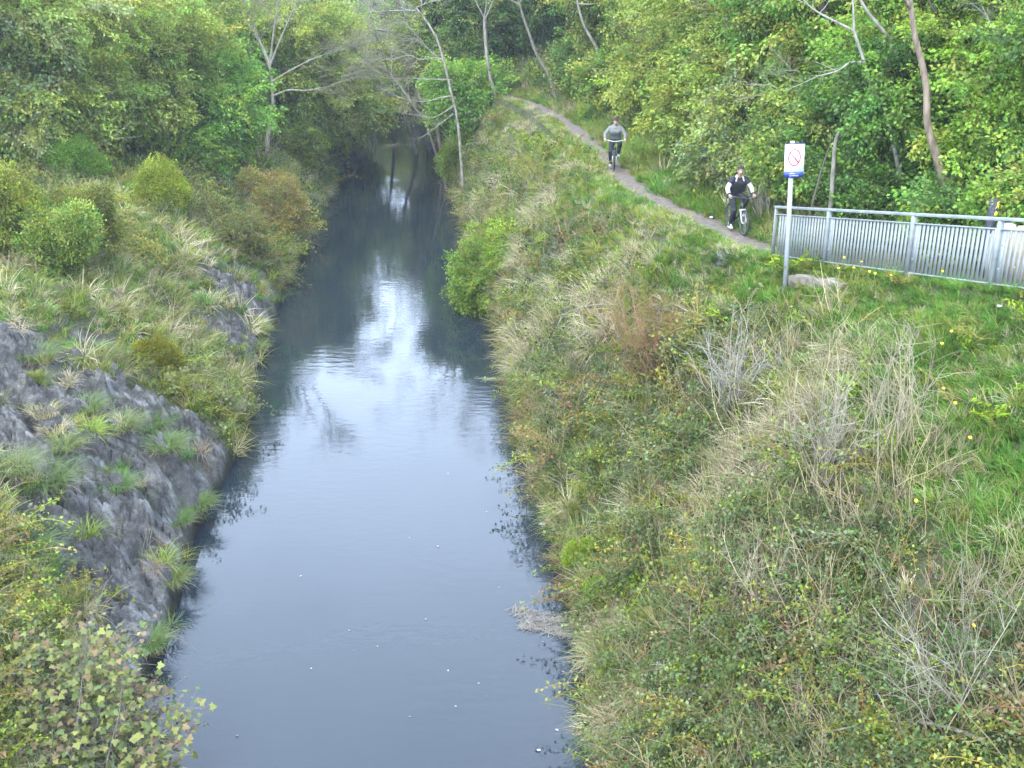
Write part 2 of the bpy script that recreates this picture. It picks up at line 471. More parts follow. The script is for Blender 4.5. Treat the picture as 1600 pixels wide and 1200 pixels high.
def water_mat():
    m, n, l, out = new_mat('canal_water')
    tc = n.new('ShaderNodeTexCoord')
    mp = n.new('ShaderNodeMapping'); mp.inputs['Scale'].default_value = (1.0, 2.2, 1)
    l.new(tc.outputs['Object'], mp.inputs['Vector'])
    a = n.new('ShaderNodeTexNoise'); a.inputs['Scale'].default_value = 2.2; a.inputs['Detail'].default_value = 4
    b = n.new('ShaderNodeTexNoise'); b.inputs['Scale'].default_value = 0.28; b.inputs['Detail'].default_value = 2
    l.new(mp.outputs['Vector'], a.inputs['Vector']); l.new(tc.outputs['Object'], b.inputs['Vector'])
    # a fish ring near the bridge
    ce = at_z(572, 962, 0)
    sub = n.new('ShaderNodeVectorMath'); sub.operation = 'DISTANCE'; sub.inputs[1].default_value = (ce[0], ce[1], 0)
    l.new(tc.outputs['Object'], sub.inputs[0])
    w = n.new('ShaderNodeMath'); w.operation = 'MULTIPLY'; w.inputs[1].default_value = 48
    sn = n.new('ShaderNodeMath'); sn.operation = 'SINE'
    l.new(sub.outputs['Value'], w.inputs[0]); l.new(w.outputs[0], sn.inputs[0])
    fo = n.new('ShaderNodeMapRange'); fo.inputs[1].default_value = .35; fo.inputs[2].default_value = .60; fo.inputs[3].default_value = 1; fo.inputs[4].default_value = 0
    fi = n.new('ShaderNodeMapRange'); fi.inputs[1].default_value = .15; fi.inputs[2].default_value = .40; fi.inputs[3].default_value = 0; fi.inputs[4].default_value = 1
    l.new(sub.outputs['Value'], fo.inputs[0]); l.new(sub.outputs['Value'], fi.inputs[0])
    m1 = n.new('ShaderNodeMath'); m1.operation = 'MULTIPLY'; l.new(fo.outputs[0], m1.inputs[0]); l.new(fi.outputs[0], m1.inputs[1])
    m2 = n.new('ShaderNodeMath'); m2.operation = 'MULTIPLY'; l.new(m1.outputs[0], m2.inputs[0]); l.new(sn.outputs[0], m2.inputs[1])
    m3 = n.new('ShaderNodeMath'); m3.operation = 'MULTIPLY'; m3.inputs[1].default_value = .05; l.new(m2.outputs[0], m3.inputs[0])
    m4 = n.new('ShaderNodeMath'); m4.operation = 'MULTIPLY'
    r = n.new('ShaderNodeMapRange'); r.inputs[1].default_value = .42; r.inputs[2].default_value = .62; r.inputs[3].default_value = .25; r.inputs[4].default_value = 1.0
    l.new(b.outputs['Fac'], r.inputs[0]); l.new(a.outputs['Fac'], m4.inputs[0]); l.new(r.outputs[0], m4.inputs[1])
    ad = n.new('ShaderNodeMath'); ad.operation = 'ADD'; l.new(m4.outputs[0], ad.inputs[0]); l.new(m3.outputs[0], ad.inputs[1])
    bp = n.new('ShaderNodeBump'); bp.inputs['Strength'].default_value = .020; bp.inputs['Distance'].default_value = .35
    l.new(ad.outputs[0], bp.inputs['Height'])
    p = n.new('ShaderNodeBsdfPrincipled')
    p.inputs['Base Color'].default_value = (.012, .017, .021, 1)
    p.inputs['Roughness'].default_value = .012
    p.inputs['IOR'].default_value = 1.34
    l.new(bp.outputs['Normal'], p.inputs['Normal'])
    l.new(p.outputs['BSDF'], out.inputs['Surface'])
    return m
M['water'] = water_mat()

# ------------------------------------------------------------------ ground, path, water
def spaced(a, b, s0, s1, p=1.0):
    out, x = [a], a
    while x < b:
        t = (x - a) / (b - a)
        x += s0 + (s1 - s0) * t ** p
        out.append(min(x, b))
    return np.array(out)
def grid_mesh(name, X, Y, Z, attrs, flip=False):
    ny, nx = X.shape
    idx = np.arange(ny * nx).reshape(ny, nx)
    q = np.stack([idx[:-1, :-1], idx[:-1, 1:], idx[1:, 1:], idx[1:, :-1]], -1).reshape(-1, 4)
    if flip: q = q[:, ::-1]
    me = mesh_np(name, np.stack([X, Y, Z], -1).reshape(-1, 3), q.ravel(), np.full(len(q), 4), True)
    for k, v in attrs.items():
        at2 = me.attributes.new(k, 'FLOAT', 'POINT'); at2.data.foreach_set('value', v.ravel().astype(np.float32))
    return me
ys = np.concatenate([spaced(3, 36, .05, .10)[:-1], spaced(36, 90, .15, 1.2)[:-1], spaced(90, 400, 2, 25)])
el = np.concatenate([np.array([-1.2, -.3, -.02]), spaced(.001, 7, .04, .07)[:-1], spaced(7, 20, .12, .6)[:-1], spaced(20, 300, 1, 25)])
E, Yg = np.meshgrid(el, ys)
Xg = wl(Yg) - E
Z, R = terrain(Xg, Yg, True)
Z = np.where(E <= 0, -0.8, Z)
trod = np.zeros_like(Z)
wet = 1 - sstep(.05, .32, Z)
me = grid_mesh('left_bank', Xg, Yg, Z, dict(rock=R, trod=trod, wet=wet), flip=True)
me.polygons.foreach_set('use_smooth', np.zeros(len(me.polygons), dtype=bool))
tag(link('left_bank', me, M['ground']), 'steep left canal bank of grey bedded limestone rock with grass ledges', 'canal bank', kind='structure')
er = np.concatenate([np.array([-1.2, -.3, -.02]), spaced(.001, 9, .08, .12)[:-1], spaced(9, 30, .2, .8)[:-1], spaced(30, 300, 1, 25)])
ysr = np.concatenate([spaced(3, 60, .12, .25)[:-1], spaced(60, 100, .4, 1.2)[:-1], spaced(100, 400, 2, 25)])
E, Yg = np.meshgrid(er, ysr)
Xg = wr(Yg) + E
Z = terrain(Xg, Yg)
Z = np.where(E <= 0, -0.8, Z)
hw = PATH_HW * (1 + .25 * (fbm(Yg * .7, Yg * 0 + 2, 2) - .5))
dpath = np.abs(Xg - xpath(Yg)) + .28 * (fbm(Xg * 2.2, Yg * 2.2, 3) - .5)
trod = (1 - sstep(hw - .18, hw + .12, dpath)) * (Yg < 70)
brown = np.exp(-((Xg - .8) ** 2 / 9 + (Yg - 60.5) ** 2 / 22)) * .8      # worn earth slope beyond the path
trod = np.maximum(trod, np.clip(brown, 0, .75) * (fbm(Xg * 1.2, Yg * 1.2, 3) > .42))
wet = 1 - sstep(.05, .3, Z)
me = grid_mesh('right_bank', Xg, Yg, Z, dict(rock=np.zeros_like(Z), trod=trod, wet=wet))
tag(link('right_bank', me, M['ground']), 'steep overgrown right canal bank carrying the towpath and wooded hillside', 'canal bank', kind='structure')
# worn towpath: a thin sheet of its own a few millimetres over the bank
yy = spaced(7, 58, .12, .3)
tt = np.linspace(-1, 1, 9)
T, Yp = np.meshgrid(tt, yy)
Hw = (PATH_HW - .08) * (1 + .5 * (fbm(Yp * .9, T * 0 + np.sign(T) * 3 + 5, 3) - .5))
Xq = xpath(Yp) + T * Hw
Zq = terrain(Xq, Yp) + .012
M['path'] = noise_mat('trodden_earth', (.100, .072, .056), (.190, .148, .120), 7.0, .9, .25, detail=8)
me = grid_mesh('towpath', Xq, Yp, Zq, {})
tag(link('towpath', me, M['path']), 'narrow worn earth towpath running along the top of the right bank', 'path', kind='structure')
# water
ywa = np.concatenate([spaced(2, 60, .6, 1.5)[:-1], spaced(60, 400, 2, 20)])
tw = np.linspace(0, 1, 9)
T, Yw = np.meshgrid(tw, ywa)
Xw = (wl(Yw) - .6) * (1 - T) + (wr(Yw) + .6) * T
me = grid_mesh('canal_water', Xw, Yw, np.zeros_like(Xw), {})
tag(link('canal_water', me, M['water']), 'still canal water reflecting pale blue sky and the trees', 'water', kind='structure')

# ------------------------------------------------------------------ plant pieces that get scattered
def leaf_quads(c, size, nrm_bias, r, col, aspect=.55, fold=.25, axis=None, jit=.18):
    """n folded leaves (two triangles each) -> verts, faces(flat), sizes, col"""
    n = len(c)
    size = np.broadcast_to(size, (n,)) * (1 + .35 * (r.random(n) - .5))
    a = r.normal(size=(n, 3)) if axis is None else axis + r.normal(size=(n, 3)) * .45
    a /= np.linalg.norm(a, axis=1, keepdims=True) + 1e-9
    nb = r.normal(size=(n, 3)) * .6 + np.asarray(nrm_bias, float)
    s = np.cross(a, nb); s /= np.linalg.norm(s, axis=1, keepdims=True) + 1e-9
    nn = np.cross(s, a)
    L = size[:, None]
    v = np.empty((n, 4, 3))
    v[:, 0] = c
    v[:, 1] = c + a * L * .5 + s * L * aspect * .5 + nn * L * fold * .5
    v[:, 2] = c + a * L - nn * L * .12
    v[:, 3] = c + a * L * .5 - s * L * aspect * .5 + nn * L * fold * .5
    base = (np.arange(n) * 4)[:, None]
    f = np.concatenate([base + 0, base + 2, base + 1, base + 0, base + 3, base + 2], 1)
    cc = np.asarray(col, float) * (1 + jit * r.normal(size=(n, 1))) * (1 + .08 * r.normal(size=(n, 3)))
    cc = np.clip(cc, .004, 1.5)
    return v.reshape(-1, 3), f.ravel(), np.full(2 * n, 3), np.repeat(cc, 4, 0)

def blades(n, rad, h, r, lean=.5, droop=.35, w=.008, col=(1, 1, 1), jit=.2, segs=3):
    ang = r.random(n) * 6.283
    rr = rad * np.sqrt(r.random(n))
    b = np.stack([np.cos(ang) * rr, np.sin(ang) * rr, np.zeros(n) - .03], 1)
    ang2 = ang + r.normal(size=n) * .8
    out = np.stack([np.cos(ang2), np.sin(ang2), np.zeros(n)], 1)
    side = np.stack([-np.sin(ang2), np.cos(ang2), np.zeros(n)], 1)
    hh = h * (.55 + .6 * r.random(n))[:, None]
    ln = lean * (.3 + r.random(n))[:, None]
    V = np.empty((n, 2 * segs + 1, 3))
    for k in range(segs + 1):
        t = k / segs
        p = b + out * hh * (ln * t + droop * t * t) + np.array([0, 0, 1]) * hh * (t - droop * .75 * t ** 3)
        ww = w * (1 - t * .75)
        if k < segs:
            V[:, 2 * k] = p - side * ww; V[:, 2 * k + 1] = p + side * ww
        else:
            V[:, 2 * segs] = p
    F, Sz = [], []
    for k in range(segs - 1): F.append([2 * k, 2 * k + 1, 2 * k + 3, 2 * k + 2]); Sz.append(4)
    F.append([2 * segs - 2, 2 * segs - 1, 2 * segs]); Sz.append(3)
    nv = 2 * segs + 1
    fl = np.concatenate([np.array(f) for f in F])
    ff = (np.arange(n) * nv)[:, None] + fl[None]
    cc = np.asarray(col, float) * (1 + jit * r.normal(size=(n, 1)))
    cc = np.clip(cc, .004, 1.5)
    cc = np.repeat(cc, nv, 0)
    return V.reshape(-1, 3), ff.ravel(), np.tile(Sz, n), cc

def joinv(parts):
    V, F, Z_, C, o = [], [], [], [], 0
    for v, f, s, c in parts:
        V.append(v); F.append(np.asarray(f) + o); Z_.append(s); C.append(c); o += len(v)
    return np.concatenate(V), np.concatenate(F), np.concatenate(Z_), np.concatenate(C)
def tube_part(pts, rad, sides, col):
    v, f = tube_np(pts, rad, sides, False)
    return v, np.array([i for q in f for i in q]), np.full(len(f), 4), np.tile(np.asarray(col, float), (len(v), 1))
def wander(p, d, L, n, r, jit=.25, grav=0.0):
    p = np.array(p, float); d = np.array(d, float); d /= np.linalg.norm(d)
    out = [p.copy()]
    for i in range(n):
        d = d + r.normal(size=3) * jit + np.array([0, 0, grav])
        d /= np.linalg.norm(d)
        p = p + d * L / n
        out.append(p.copy())
    return np.array(out), d

PROTO = {}
def proto(kind, parts, mat):
    v, f, s, c = joinv(parts)
    me = mesh_np(kind, v, f, s, False, c)
    me.materials.append(mat)
    o = bpy.data.objects.new(kind, me)          # stays out of the scene; only read by the scatter below
    PROTO.setdefault(kind, []).append(o)

pr = np.random.default_rng(21)
TW = (.50, .42, .30)
for k in range(6):   # leafy spray along a drooping twig, axis +X
    parts, cs, ax = [], [], []
    main, _ = wander((0, 0, 0), (1, 0, .15), .75, 6, pr, .16, -.06)
    parts.append(tube_part(main, np.linspace(.007, .003, 7), 3, (.9, .75, .45)))
    for i in range(1, 7):
        for sgn in (-1, 1):
            d = np.array([.7, sgn * (.5 + .4 * pr.random()), .25 * pr.normal()])
            tw, _ = wander(main[i], d, .16 + .26 * pr.random(), 3, pr, .2, -.08)
            parts.append(tube_part(tw, .0028, 3, (.9, .75, .45)))
            for q in range(7):
                t = pr.random() * 3
                a = int(min(t, 2)); pt = tw[a] + (tw[a + 1] - tw[a]) * (t - a)
                cs.append(pt + pr.normal(size=3) * .035); ax.append(d + np.array([0, 0, -.35]))
    parts.append(leaf_quads(np.array(cs), .085, (0, 0, .9), pr, (1, 1, 1), .62, axis=np.array(ax)))
    proto('spray', parts, M['leaf'])
for k in range(5):   # rounded clump of small leaves
    n = 110
    d = pr.normal(size=(n, 3)); d[:, 2] = np.abs(d[:, 2]) * .9 - .1; d /= np.linalg.norm(d, axis=1, keepdims=True)
    c = d * (.10 + .22 * pr.random((n, 1)) ** .6)
    parts = [leaf_quads(c, .06, (0, 0, .5), pr, (1, 1, 1), .68, axis=d)]
    for q in range(5):
        w_, _ = wander((0, 0, -.05), pr.normal(size=3) * .5 + np.array([0, 0, .8]), .40, 4, pr, .2)
        parts.append(tube_part(w_, .004, 3, (1.3, .9, .6)))
    proto('clump', parts, M['leaf'])
for k in range(5):   # bramble: arching canes with leaves in threes
    parts, cs, ax = [], [], []
    for q in range(4):
        an = pr.random() * 6.283
        w_, _ = wander((0, 0, -.05), (math.cos(an) * .7, math.sin(an) * .7, .9), .75 + .3 * pr.random(), 7, pr, .12, -.20)
        parts.append(tube_part(w_, np.linspace(.006, .003, 8), 3, (2.2, 1.5, 1.1)))
        for i in range(1, 8):
            for m_ in range(5):
                d = pr.normal(size=3) + np.array([0, 0, .2])
                cs.append(w_[i] + pr.normal(size=3) * .04); ax.append(d)
    parts.append(leaf_quads(np.array(cs), .062, (0, 0, .8), pr, (1, 1, 1), .7, axis=np.array(ax), jit=.3))
    proto('bramble', parts, M['leaf'])
for k in range(5): proto('tuft_lush', [blades(46, .13, .26, pr, .55, .45, .0075, jit=.22)], M['grass'])
for k in range(5): proto('tuft_dry', [blades(40, .12, .34, pr, .9, .75, .0055, jit=.3)], M['grass'])
for k in range(4): proto('tuft_long', [blades(120, .16, .40, pr, .40, .55, .006, jit=.22, segs=4), blades(30, .20, .34, pr, 1.2, .9, .005, col=(2.6, 1.5, 2.0), jit=.2)], M['grass'])
for k in range(5):   # thin bare stems
    parts = []
    for q in range(7):
        an = pr.random() * 6.283
        w_, _ = wander((pr.normal() * .12, pr.normal() * .12, -.05), (math.cos(an) * .35, math.sin(an) * .35, 1), .45 + .6 * pr.random(), 5, pr, .10)
        parts.append(tube_part(w_, np.linspace(.0055, .0022, 6), 3, np.array((1, 1, 1)) * (.7 + .6 * pr.random())))
        for b in range(2):
            t_, _ = wander(w_[2 + b], pr.normal(size=3) * .5 + np.array([0, 0, .7]), .25, 3, pr, .15)
            parts.append(tube_part(t_, .0022, 3, (1, 1, 1)))
    proto('stalk', parts, M['twig'])
for k in range(5):   # fan of bare twigs along +X
    parts = []
    main, _ = wander((0, 0, 0), (1, 0, .1), .95, 6, pr, .13)
    parts.append(tube_part(main, np.linspace(.012, .003, 7), 4, (1, 1, 1)))
    for i in range(1, 7):
        for q in range(3):
            t_, _ = wander(main[i], np.array([.8, pr.normal() * .6, pr.normal() * .6]), .3 + .3 * pr.random(), 4, pr, .16)
            parts.append(tube_part(t_, np.linspace(.005, .002, 5), 3, (1, 1, 1)))
    proto('bare_fan', parts, M['twig'])
for k in range(4):   # fern like herb
    parts, cs, ax = [], [], []
    for q in range(6):
        an = pr.random() * 6.283
        w_, _ = wander((0, 0, -.03), (math.cos(an) * .7, math.sin(an) * .7, 1), .34 + .16 * pr.random(), 5, pr, .06, -.16)
        parts.append(tube_part(w_, .003, 3, (.8, .8, .6)))
        for i in range(1, 6):
            for sg in (-1, 1):
                for m_ in range(2):
                    cs.append(w_[i] + pr.normal(size=3) * .012)
                    ax.append(np.array([-math.sin(an) * sg, math.cos(an) * sg, .1 + .2 * pr.normal()]))
    parts.append(leaf_quads(np.array(cs), .10, (0, 0, 1), pr, (1, 1, 1), .30, axis=np.array(ax)))
    proto('herb', parts, M['leaf'])

_groups = {}
def scatter_group(kind):
    if kind in _groups: return _groups[kind]
    g = bpy.data.node_groups.new('scatter_' + kind, 'GeometryNodeTree')
    g.interface.new_socket('Geometry', in_out='INPUT', socket_type='NodeSocketGeometry')
    g.interface.new_socket('Geometry', in_out='OUTPUT', socket_type='NodeSocketGeometry')
    N, L = g.nodes, g.links
    gi, go = N.new('NodeGroupInput'), N.new('NodeGroupOutput')
    jn = N.new('GeometryNodeJoinGeometry')
    for o in reversed(PROTO[kind]):
        oi = N.new('GeometryNodeObjectInfo'); oi.inputs['Object'].default_value = o; oi.inputs['As Instance'].default_value = False
        gt = N.new('GeometryNodeGeometryToInstance')
        L.new(oi.outputs['Geometry'], gt.inputs[0]); L.new(gt.outputs[0], jn.inputs[0])
    ip = N.new('GeometryNodeInstanceOnPoints'); ip.inputs['Pick Instance'].default_value = True
    def attr(nm, dt):
        a = N.new('GeometryNodeInputNamedAttribute'); a.data_type = dt; a.inputs['Name'].default_value = nm
        return [s for s in a.outputs if s.enabled and s.name == 'Attribute'][0]
    e2r = N.new('FunctionNodeEulerToRotation')
    L.new(gi.outputs[0], ip.inputs['Points']); L.new(jn.outputs[0], ip.inputs['Instance'])
    L.new(attr('idx', 'INT'), ip.inputs['Instance Index'])
    L.new(attr('rot', 'FLOAT_VECTOR'), e2r.inputs[0]); L.new(e2r.outputs[0], ip.inputs['Rotation'])
    L.new(attr('scl', 'FLOAT_VECTOR'), ip.inputs['Scale'])
    L.new(ip.outputs[0], go.inputs[0])
    _groups[kind] = g
    return g

def scatter(name, kind, pts, rot, scl, col, parent=None, r=None):
    n = len(pts)
    r = r or rng
    me = bpy.data.meshes.new(name)
    me.vertices.add(n)
    me.vertices.foreach_set('co', np.asarray(pts, np.float32).ravel())
    scl = np.asarray(scl, float)
    if scl.ndim == 1: scl = np.repeat(scl[:, None], 3, 1)
    a = me.attributes.new('rot', 'FLOAT_VECTOR', 'POINT'); a.data.foreach_set('vector', np.asarray(rot, np.float32).ravel())
    a = me.attributes.new('scl', 'FLOAT_VECTOR', 'POINT'); a.data.foreach_set('vector', scl.astype(np.float32).ravel())
    a = me.attributes.new('idx', 'INT', 'POINT'); a.data.foreach_set('value', r.integers(0, len(PROTO[kind]), n).astype(np.int32))
    c = np.ones((n, 4), np.float32); c[:, :3] = np.clip(col, .003, 1)
    a = me.attributes.new('icol', 'FLOAT_COLOR', 'POINT'); a.data.foreach_set('color', c.ravel())
    o = bpy.data.objects.new(name, me)
    if parent is not None: o.parent = parent
    COL.objects.link(o)
    md = o.modifiers.new('scatter', 'NODES'); md.node_group = scatter_group(kind)
    o['kind'] = 'stuff'
    return o
# ------------------------------------------------------------------ ground cover that nobody could count
def project(p):
    p = np.atleast_2d(p)
    D = p[:, 1] * CP - (p[:, 2] - CAMZ) * SP
    dn = -p[:, 1] * SP - (p[:, 2] - CAMZ) * CP
    D = np.where(D < .3, .3, D)
    return 800 + FPX * p[:, 0] / D, 600 + FPX * dn / D, D
def sample(side, e0, e1, y0, y1, dens, y_ref=13.0, fall=1.5, margin=260):
    """random points of a bank, thinning out with distance along the canal; only the part of the place a photograph from the bridge could show"""
    n = int((e1 - e0) * (y1 - y0) * dens)
    e = rng.uniform(e0, e1, n); y = rng.uniform(y0, y1, n)
    keep = rng.random(n) < np.minimum(1, (y_ref / np.maximum(y, 1)) ** fall)
    e, y = e[keep], y[keep]
    x = wr(y) + e if side > 0 else wl(y) - e
    z, rk = terrain(x, y, True)
    p = np.stack([x, y, z], 1)
    px, py, D = project(p)
    k = (px > -margin) & (px < 1600 + margin) & (py > -300) & (py < 1200 + margin) & (D > 2)
    return p[k], e[k], rk[k]
def zone(p, lst, px=True):
    """0..1 weight of a list of patches (centre and radius in metres)"""
    w = np.zeros(len(p))
    for c, r in lst:
        w = np.maximum(w, np.exp(-((((p[:, 0] - c[0]) ** 2 + (p[:, 1] - c[1]) ** 2) / (r * r))) ** 1.5))
    return w
def patches(lst): return [(at(a, b), r) for a, b, r in lst]
LUSH = patches([(1500, 560, 1.3), (1520, 660, 1.2), (1560, 900, 1.1), (1400, 500, 1.0), (1480, 620, 1.0), (1300, 520, .8), (1200, 440, .9), (1060, 420, .9), (1480, 760, .7), (150, 480, 1.2), (60, 470, 1.4), (220, 440, 1.2), (280, 470, 1.1), (240, 380, 1.6), (935, 300, 1.2), (900, 340, .5), (1130, 365, .9), (1010, 320, .7), (1540, 500, 1.3), (1450, 480, 1.1), (1580, 620, 1.0), (1560, 740, 1.0), (1580, 850, .9), (1580, 960, .8), (1420, 560, .7), (1250, 470, .7), (1150, 440, .8), (880, 235, 1.0), (1350, 470, .5),
                (1060, 280, 1.3), (1000, 235, 1.6), (930, 190, 1.8), (880, 155, 1.6), (1110, 320, 1.0), (260, 350, 1.5), (330, 380, 1.2), (370, 430, .9)])
STRAW = patches([(790, 250, 2.0), (770, 310, 1.6), (830, 190, 2.2), (850, 320, 1.2), (905, 345, .8), (1000, 400, 1.2), (1090, 450, .9), (960, 460, 1.2), (800, 560, .9), (840, 500, 1.0), (1400, 800, .55), (1480, 930, .6), (1170, 720, .7), (1330, 560, .7), (1600, 570, .5), (940, 1000, .5), (960, 1130, .5), (1200, 590, .6), (1260, 660, .6), (1410, 425, .5), (1480, 700, .4)])
BRAMBLE = patches([(1150, 560, 1.0), (1110, 660, .9), (1200, 830, .9), (1150, 900, .9), (1320, 930, 1.5), (1430, 1000, 1.3), (1350, 1100, 1.4), (1200, 1060, 1.1), (1080, 1130, .8), (1500, 1100, 1.3), (1250, 980, 1.2), (860, 420, 1.0), (850, 260, 1.0), (1040, 620, .8), (900, 640, .8), (870, 570, .6), (960, 760, .6), (1000, 900, .6), (960, 1080, .5), (1440, 880, .6), (1480, 800, .35)])
C = dict(lush=(.112, .255, .042), mid=(.220, .295, .062), olive=(.285, .280, .078), straw=(.50, .435, .34), pink=(.46, .365, .315), bram=(.105, .160, .065), grey=(.185, .215, .135), lime=(.28, .40, .035), brown=(.28, .19, .12))
C = {k: np.array(v) for k, v in C.items()}
def mixc(p, w):
    """pick one colour of the palette per point by weights {name: array}"""
    ks = list(w)
    A = np.stack([np.broadcast_to(w[k], (len(p),)) for k in ks], 1) + 1e-6
    A = np.cumsum(A, 1); A /= A[:, -1:]
    i = (rng.random(len(p))[:, None] > A).sum(1)
    out = np.stack([C[k] for k in ks])[np.minimum(i, len(ks) - 1)]
    v = .75 + .5 * fbm(p[:, 0] * .9, p[:, 1] * .9, 3)
    return out * v[:, None] * (1 + .16 * rng.normal(size=(len(p), 1)))
def rots(n, tilt=.25):
    return np.stack([rng.normal(size=n) * tilt, rng.normal(size=n) * tilt, rng.random(n) * 6.283], 1)
def dscale(p, lo, hi, d0=14, pw=.55):
    _, _, D = project(p)
    return rng.uniform(lo, hi, len(p)) * np.clip(D / d0, .8, 9) ** pw
def verge(p): return np.exp(-((p[:, 0] - xpath(p[:, 1]) + .9) / (1.15 + .5 * sstep(34, 42, p[:, 1]))) ** 2) * (1 + .45 * sstep(34, 42, p[:, 1]))
def near_rail(p): return 1 - sstep(18, 22, p[:, 1])
def offpath(p): return np.abs(p[:, 0] - xpath(p[:, 1])) > PATH_HW - .18 + .30 * (fbm(p[:, 1] * 2.1, p[:, 0] * 1.5, 2) - .5)

# right bank ------------------------------------------------------------
p, e, _ = sample(1, .1, 9.5, 5, 60, 105)
k = offpath(p); p, e = p[k], e[k]
lu, st, br = zone(p, LUSH), zone(p, STRAW), zone(p, BRAMBLE)
top = sstep(2.5, 4.5, e)
n1 = fbm(p[:, 0] * .7 + 9, p[:, 1] * .7, 3)
keep = rng.random(len(p)) < np.clip(.36 + 1.0 * lu + .70 * top - 1.3 * br, .05, 1)
q = p[keep]
w = dict(lush=2.4 * lu[keep] + .40 * top[keep], mid=.65 + .5 * lu[keep], olive=.5, straw=.10 + .7 * st[keep])
tag(scatter('bank_grass', 'tuft_lush', q, rots(len(q)), dscale(q, .65, 1.15) * (1 - .38 * verge(q)), mixc(q, w)), 'soft green spring grass growing over the right bank and path verges', 'grass')
keep = rng.random(len(p)) < np.clip(.20 + .75 * st - .55 * lu - .60 * br + .45 * (n1 - .48), .03, 1) * (1 - .5 * np.clip(verge(p), 0, 1))
q = p[keep]
w = dict(straw=1.0 + 1.2 * st[keep], pink=.35 + .4 * st[keep], olive=.65 * (1 - st[keep]), mid=.35)
tag(scatter('dry_grass', 'tuft_dry', q, rots(len(q), .4), dscale(q, .6, 1.05) * (1 - .4 * verge(q)), mixc(q, w)), 'tangled straw coloured dead grass on the right bank', 'dry grass')
p, e, _ = sample(1, .05, 9, 5, 60, 34)
k = offpath(p) & (np.abs(p[:, 0] - xpath(p[:, 1])) > .9); p, e = p[k], e[k]
lu, st, br = zone(p, LUSH), zone(p, STRAW), zone(p, BRAMBLE)
top = sstep(3.0, 4.6, e)
n2 = fbm(p[:, 0] * .9 + 33, p[:, 1] * .9, 3)
far_v = 1 - np.clip(sstep(33, 40, p[:, 1]) * np.exp(-((p[:, 0] - xpath(p[:, 1])) / 2.0) ** 2) * 1.3, 0, 1)
keep = rng.random(len(p)) < far_v * np.clip(.13 + 1.1 * br - .2 * top - .8 * lu - .35 * st + .8 * (n2 - .5), .0, 1) * np.where(p[:, 0] > xpath(p[:, 1]), .3, 1)
q = p[keep]; q[:, 2] += rng.uniform(0, .22, len(q)) * br[keep]
w = dict(bram=.5 + 2.2 * br[keep], grey=.45 + .9 * br[keep], olive=.6 * (1 - .6 * br[keep]), mid=.5, brown=.14)
tag(scatter('bramble_undergrowth', 'bramble', q, rots(len(q), .3), dscale(q, .6, 1.05), mixc(q, w)), 'dark green bramble undergrowth sprawling down the right bank to the water', 'brambles')
keep = rng.random(len(p)) < far_v * np.clip(.13 + .20 * br - .08 * top + .6 * (n2 - .55) - .3 * lu, 0, 1) * np.where(p[:, 0] > xpath(p[:, 1]), .3, 1)
q = p[keep]
w = dict(mid=.6, olive=.9, bram=.5, lime=.12, grey=.3)
tag(scatter('leafy_weeds', 'clump', q, rots(len(q), .4), dscale(q, .45, .85), mixc(q, w)), 'small leaved weeds and herbs between the grasses of the right bank', 'weeds')
keep = rng.random(len(p)) < .045 * (1 - top * .5)
q = p[keep]
tag(scatter('wild_ferns', 'herb', q, rots(len(q), .3), dscale(q, .7, 1.1), mixc(q, dict(lime=.5, mid=.8, olive=.5))), 'fresh green ferns and leafy herbs on the right bank', 'ferns')
STALK = patches([(1320, 700, 1.0), (1260, 640, .8), (1000, 500, 1.1), (1380, 780, .9), (1240, 560, .7), (1450, 1050, .9), (1300, 1000, .9), (1540, 1000, .8), (1150, 780, .8), (1100, 960, .8)])
sk = zone(p, STALK)
keep = rng.random(len(p)) < np.clip(.03 + .28 * sk + .16 * br - .03 * top, 0, 1) * np.clip(1 - verge(p), 0, 1) * np.where(p[:, 0] > xpath(p[:, 1]), .1, 1)
q = p[keep]
cb = np.array((.34, .275, .18)) * (1 + .3 * rng.normal(size=(len(q), 1))) + np.array((.02, .04, 0)) * rng.normal(size=(len(q), 1))
tag(scatter('dead_stems', 'stalk', q, rots(len(q), .28), dscale(q, .7, 1.25, 12, .35), cb), 'thin bare dead stems standing among the brambles of the right bank', 'dead stems')
# roots, trailing grass and small plants hanging over the water edge of both banks
for side, nm, lb in ((1, 'water_edge_growth', 'trailing brown and green growth hanging along the foot of the right bank'), (-1, 'waterside_fringe', 'trailing plants and dead grass hanging along the foot of the left bank')):
    p, e, rk = sample(side, -.05, .40, 6, 55, 60, fall=.9)
    keep = rng.random(len(p)) < np.where(rk > .25, .02, .9) * (.4 if side < 0 else 1.0)
    p = p[keep]; p[:, 2] = np.maximum(p[:, 2], .12) + .08
    tag(scatter(nm, 'tuft_dry', p, rots(len(p), .6), dscale(p, .55, .95), mixc(p, dict(brown=.9, straw=.6, olive=.8, bram=1.0))), lb, 'bank fringe')

p, e, _ = sample(1, 1.5, 9, 8, 58, 70, 20, 1.2)
dxp = p[:, 0] - xpath(p[:, 1])
k = offpath(p) & (dxp > -2.6 - .6 * near_rail(p)) & (dxp < 1.6) & (zone(p, STRAW) < .75)
q = p[k]
tag(scatter('verge_turf', 'tuft_lush', q, rots(len(q)), dscale(q, .32, .62, 16, .35), mixc(q, dict(mid=.9, lush=.5 + zone(q, LUSH), olive=.5, straw=.35))), 'short mixed turf on the shoulders of the towpath', 'grass')

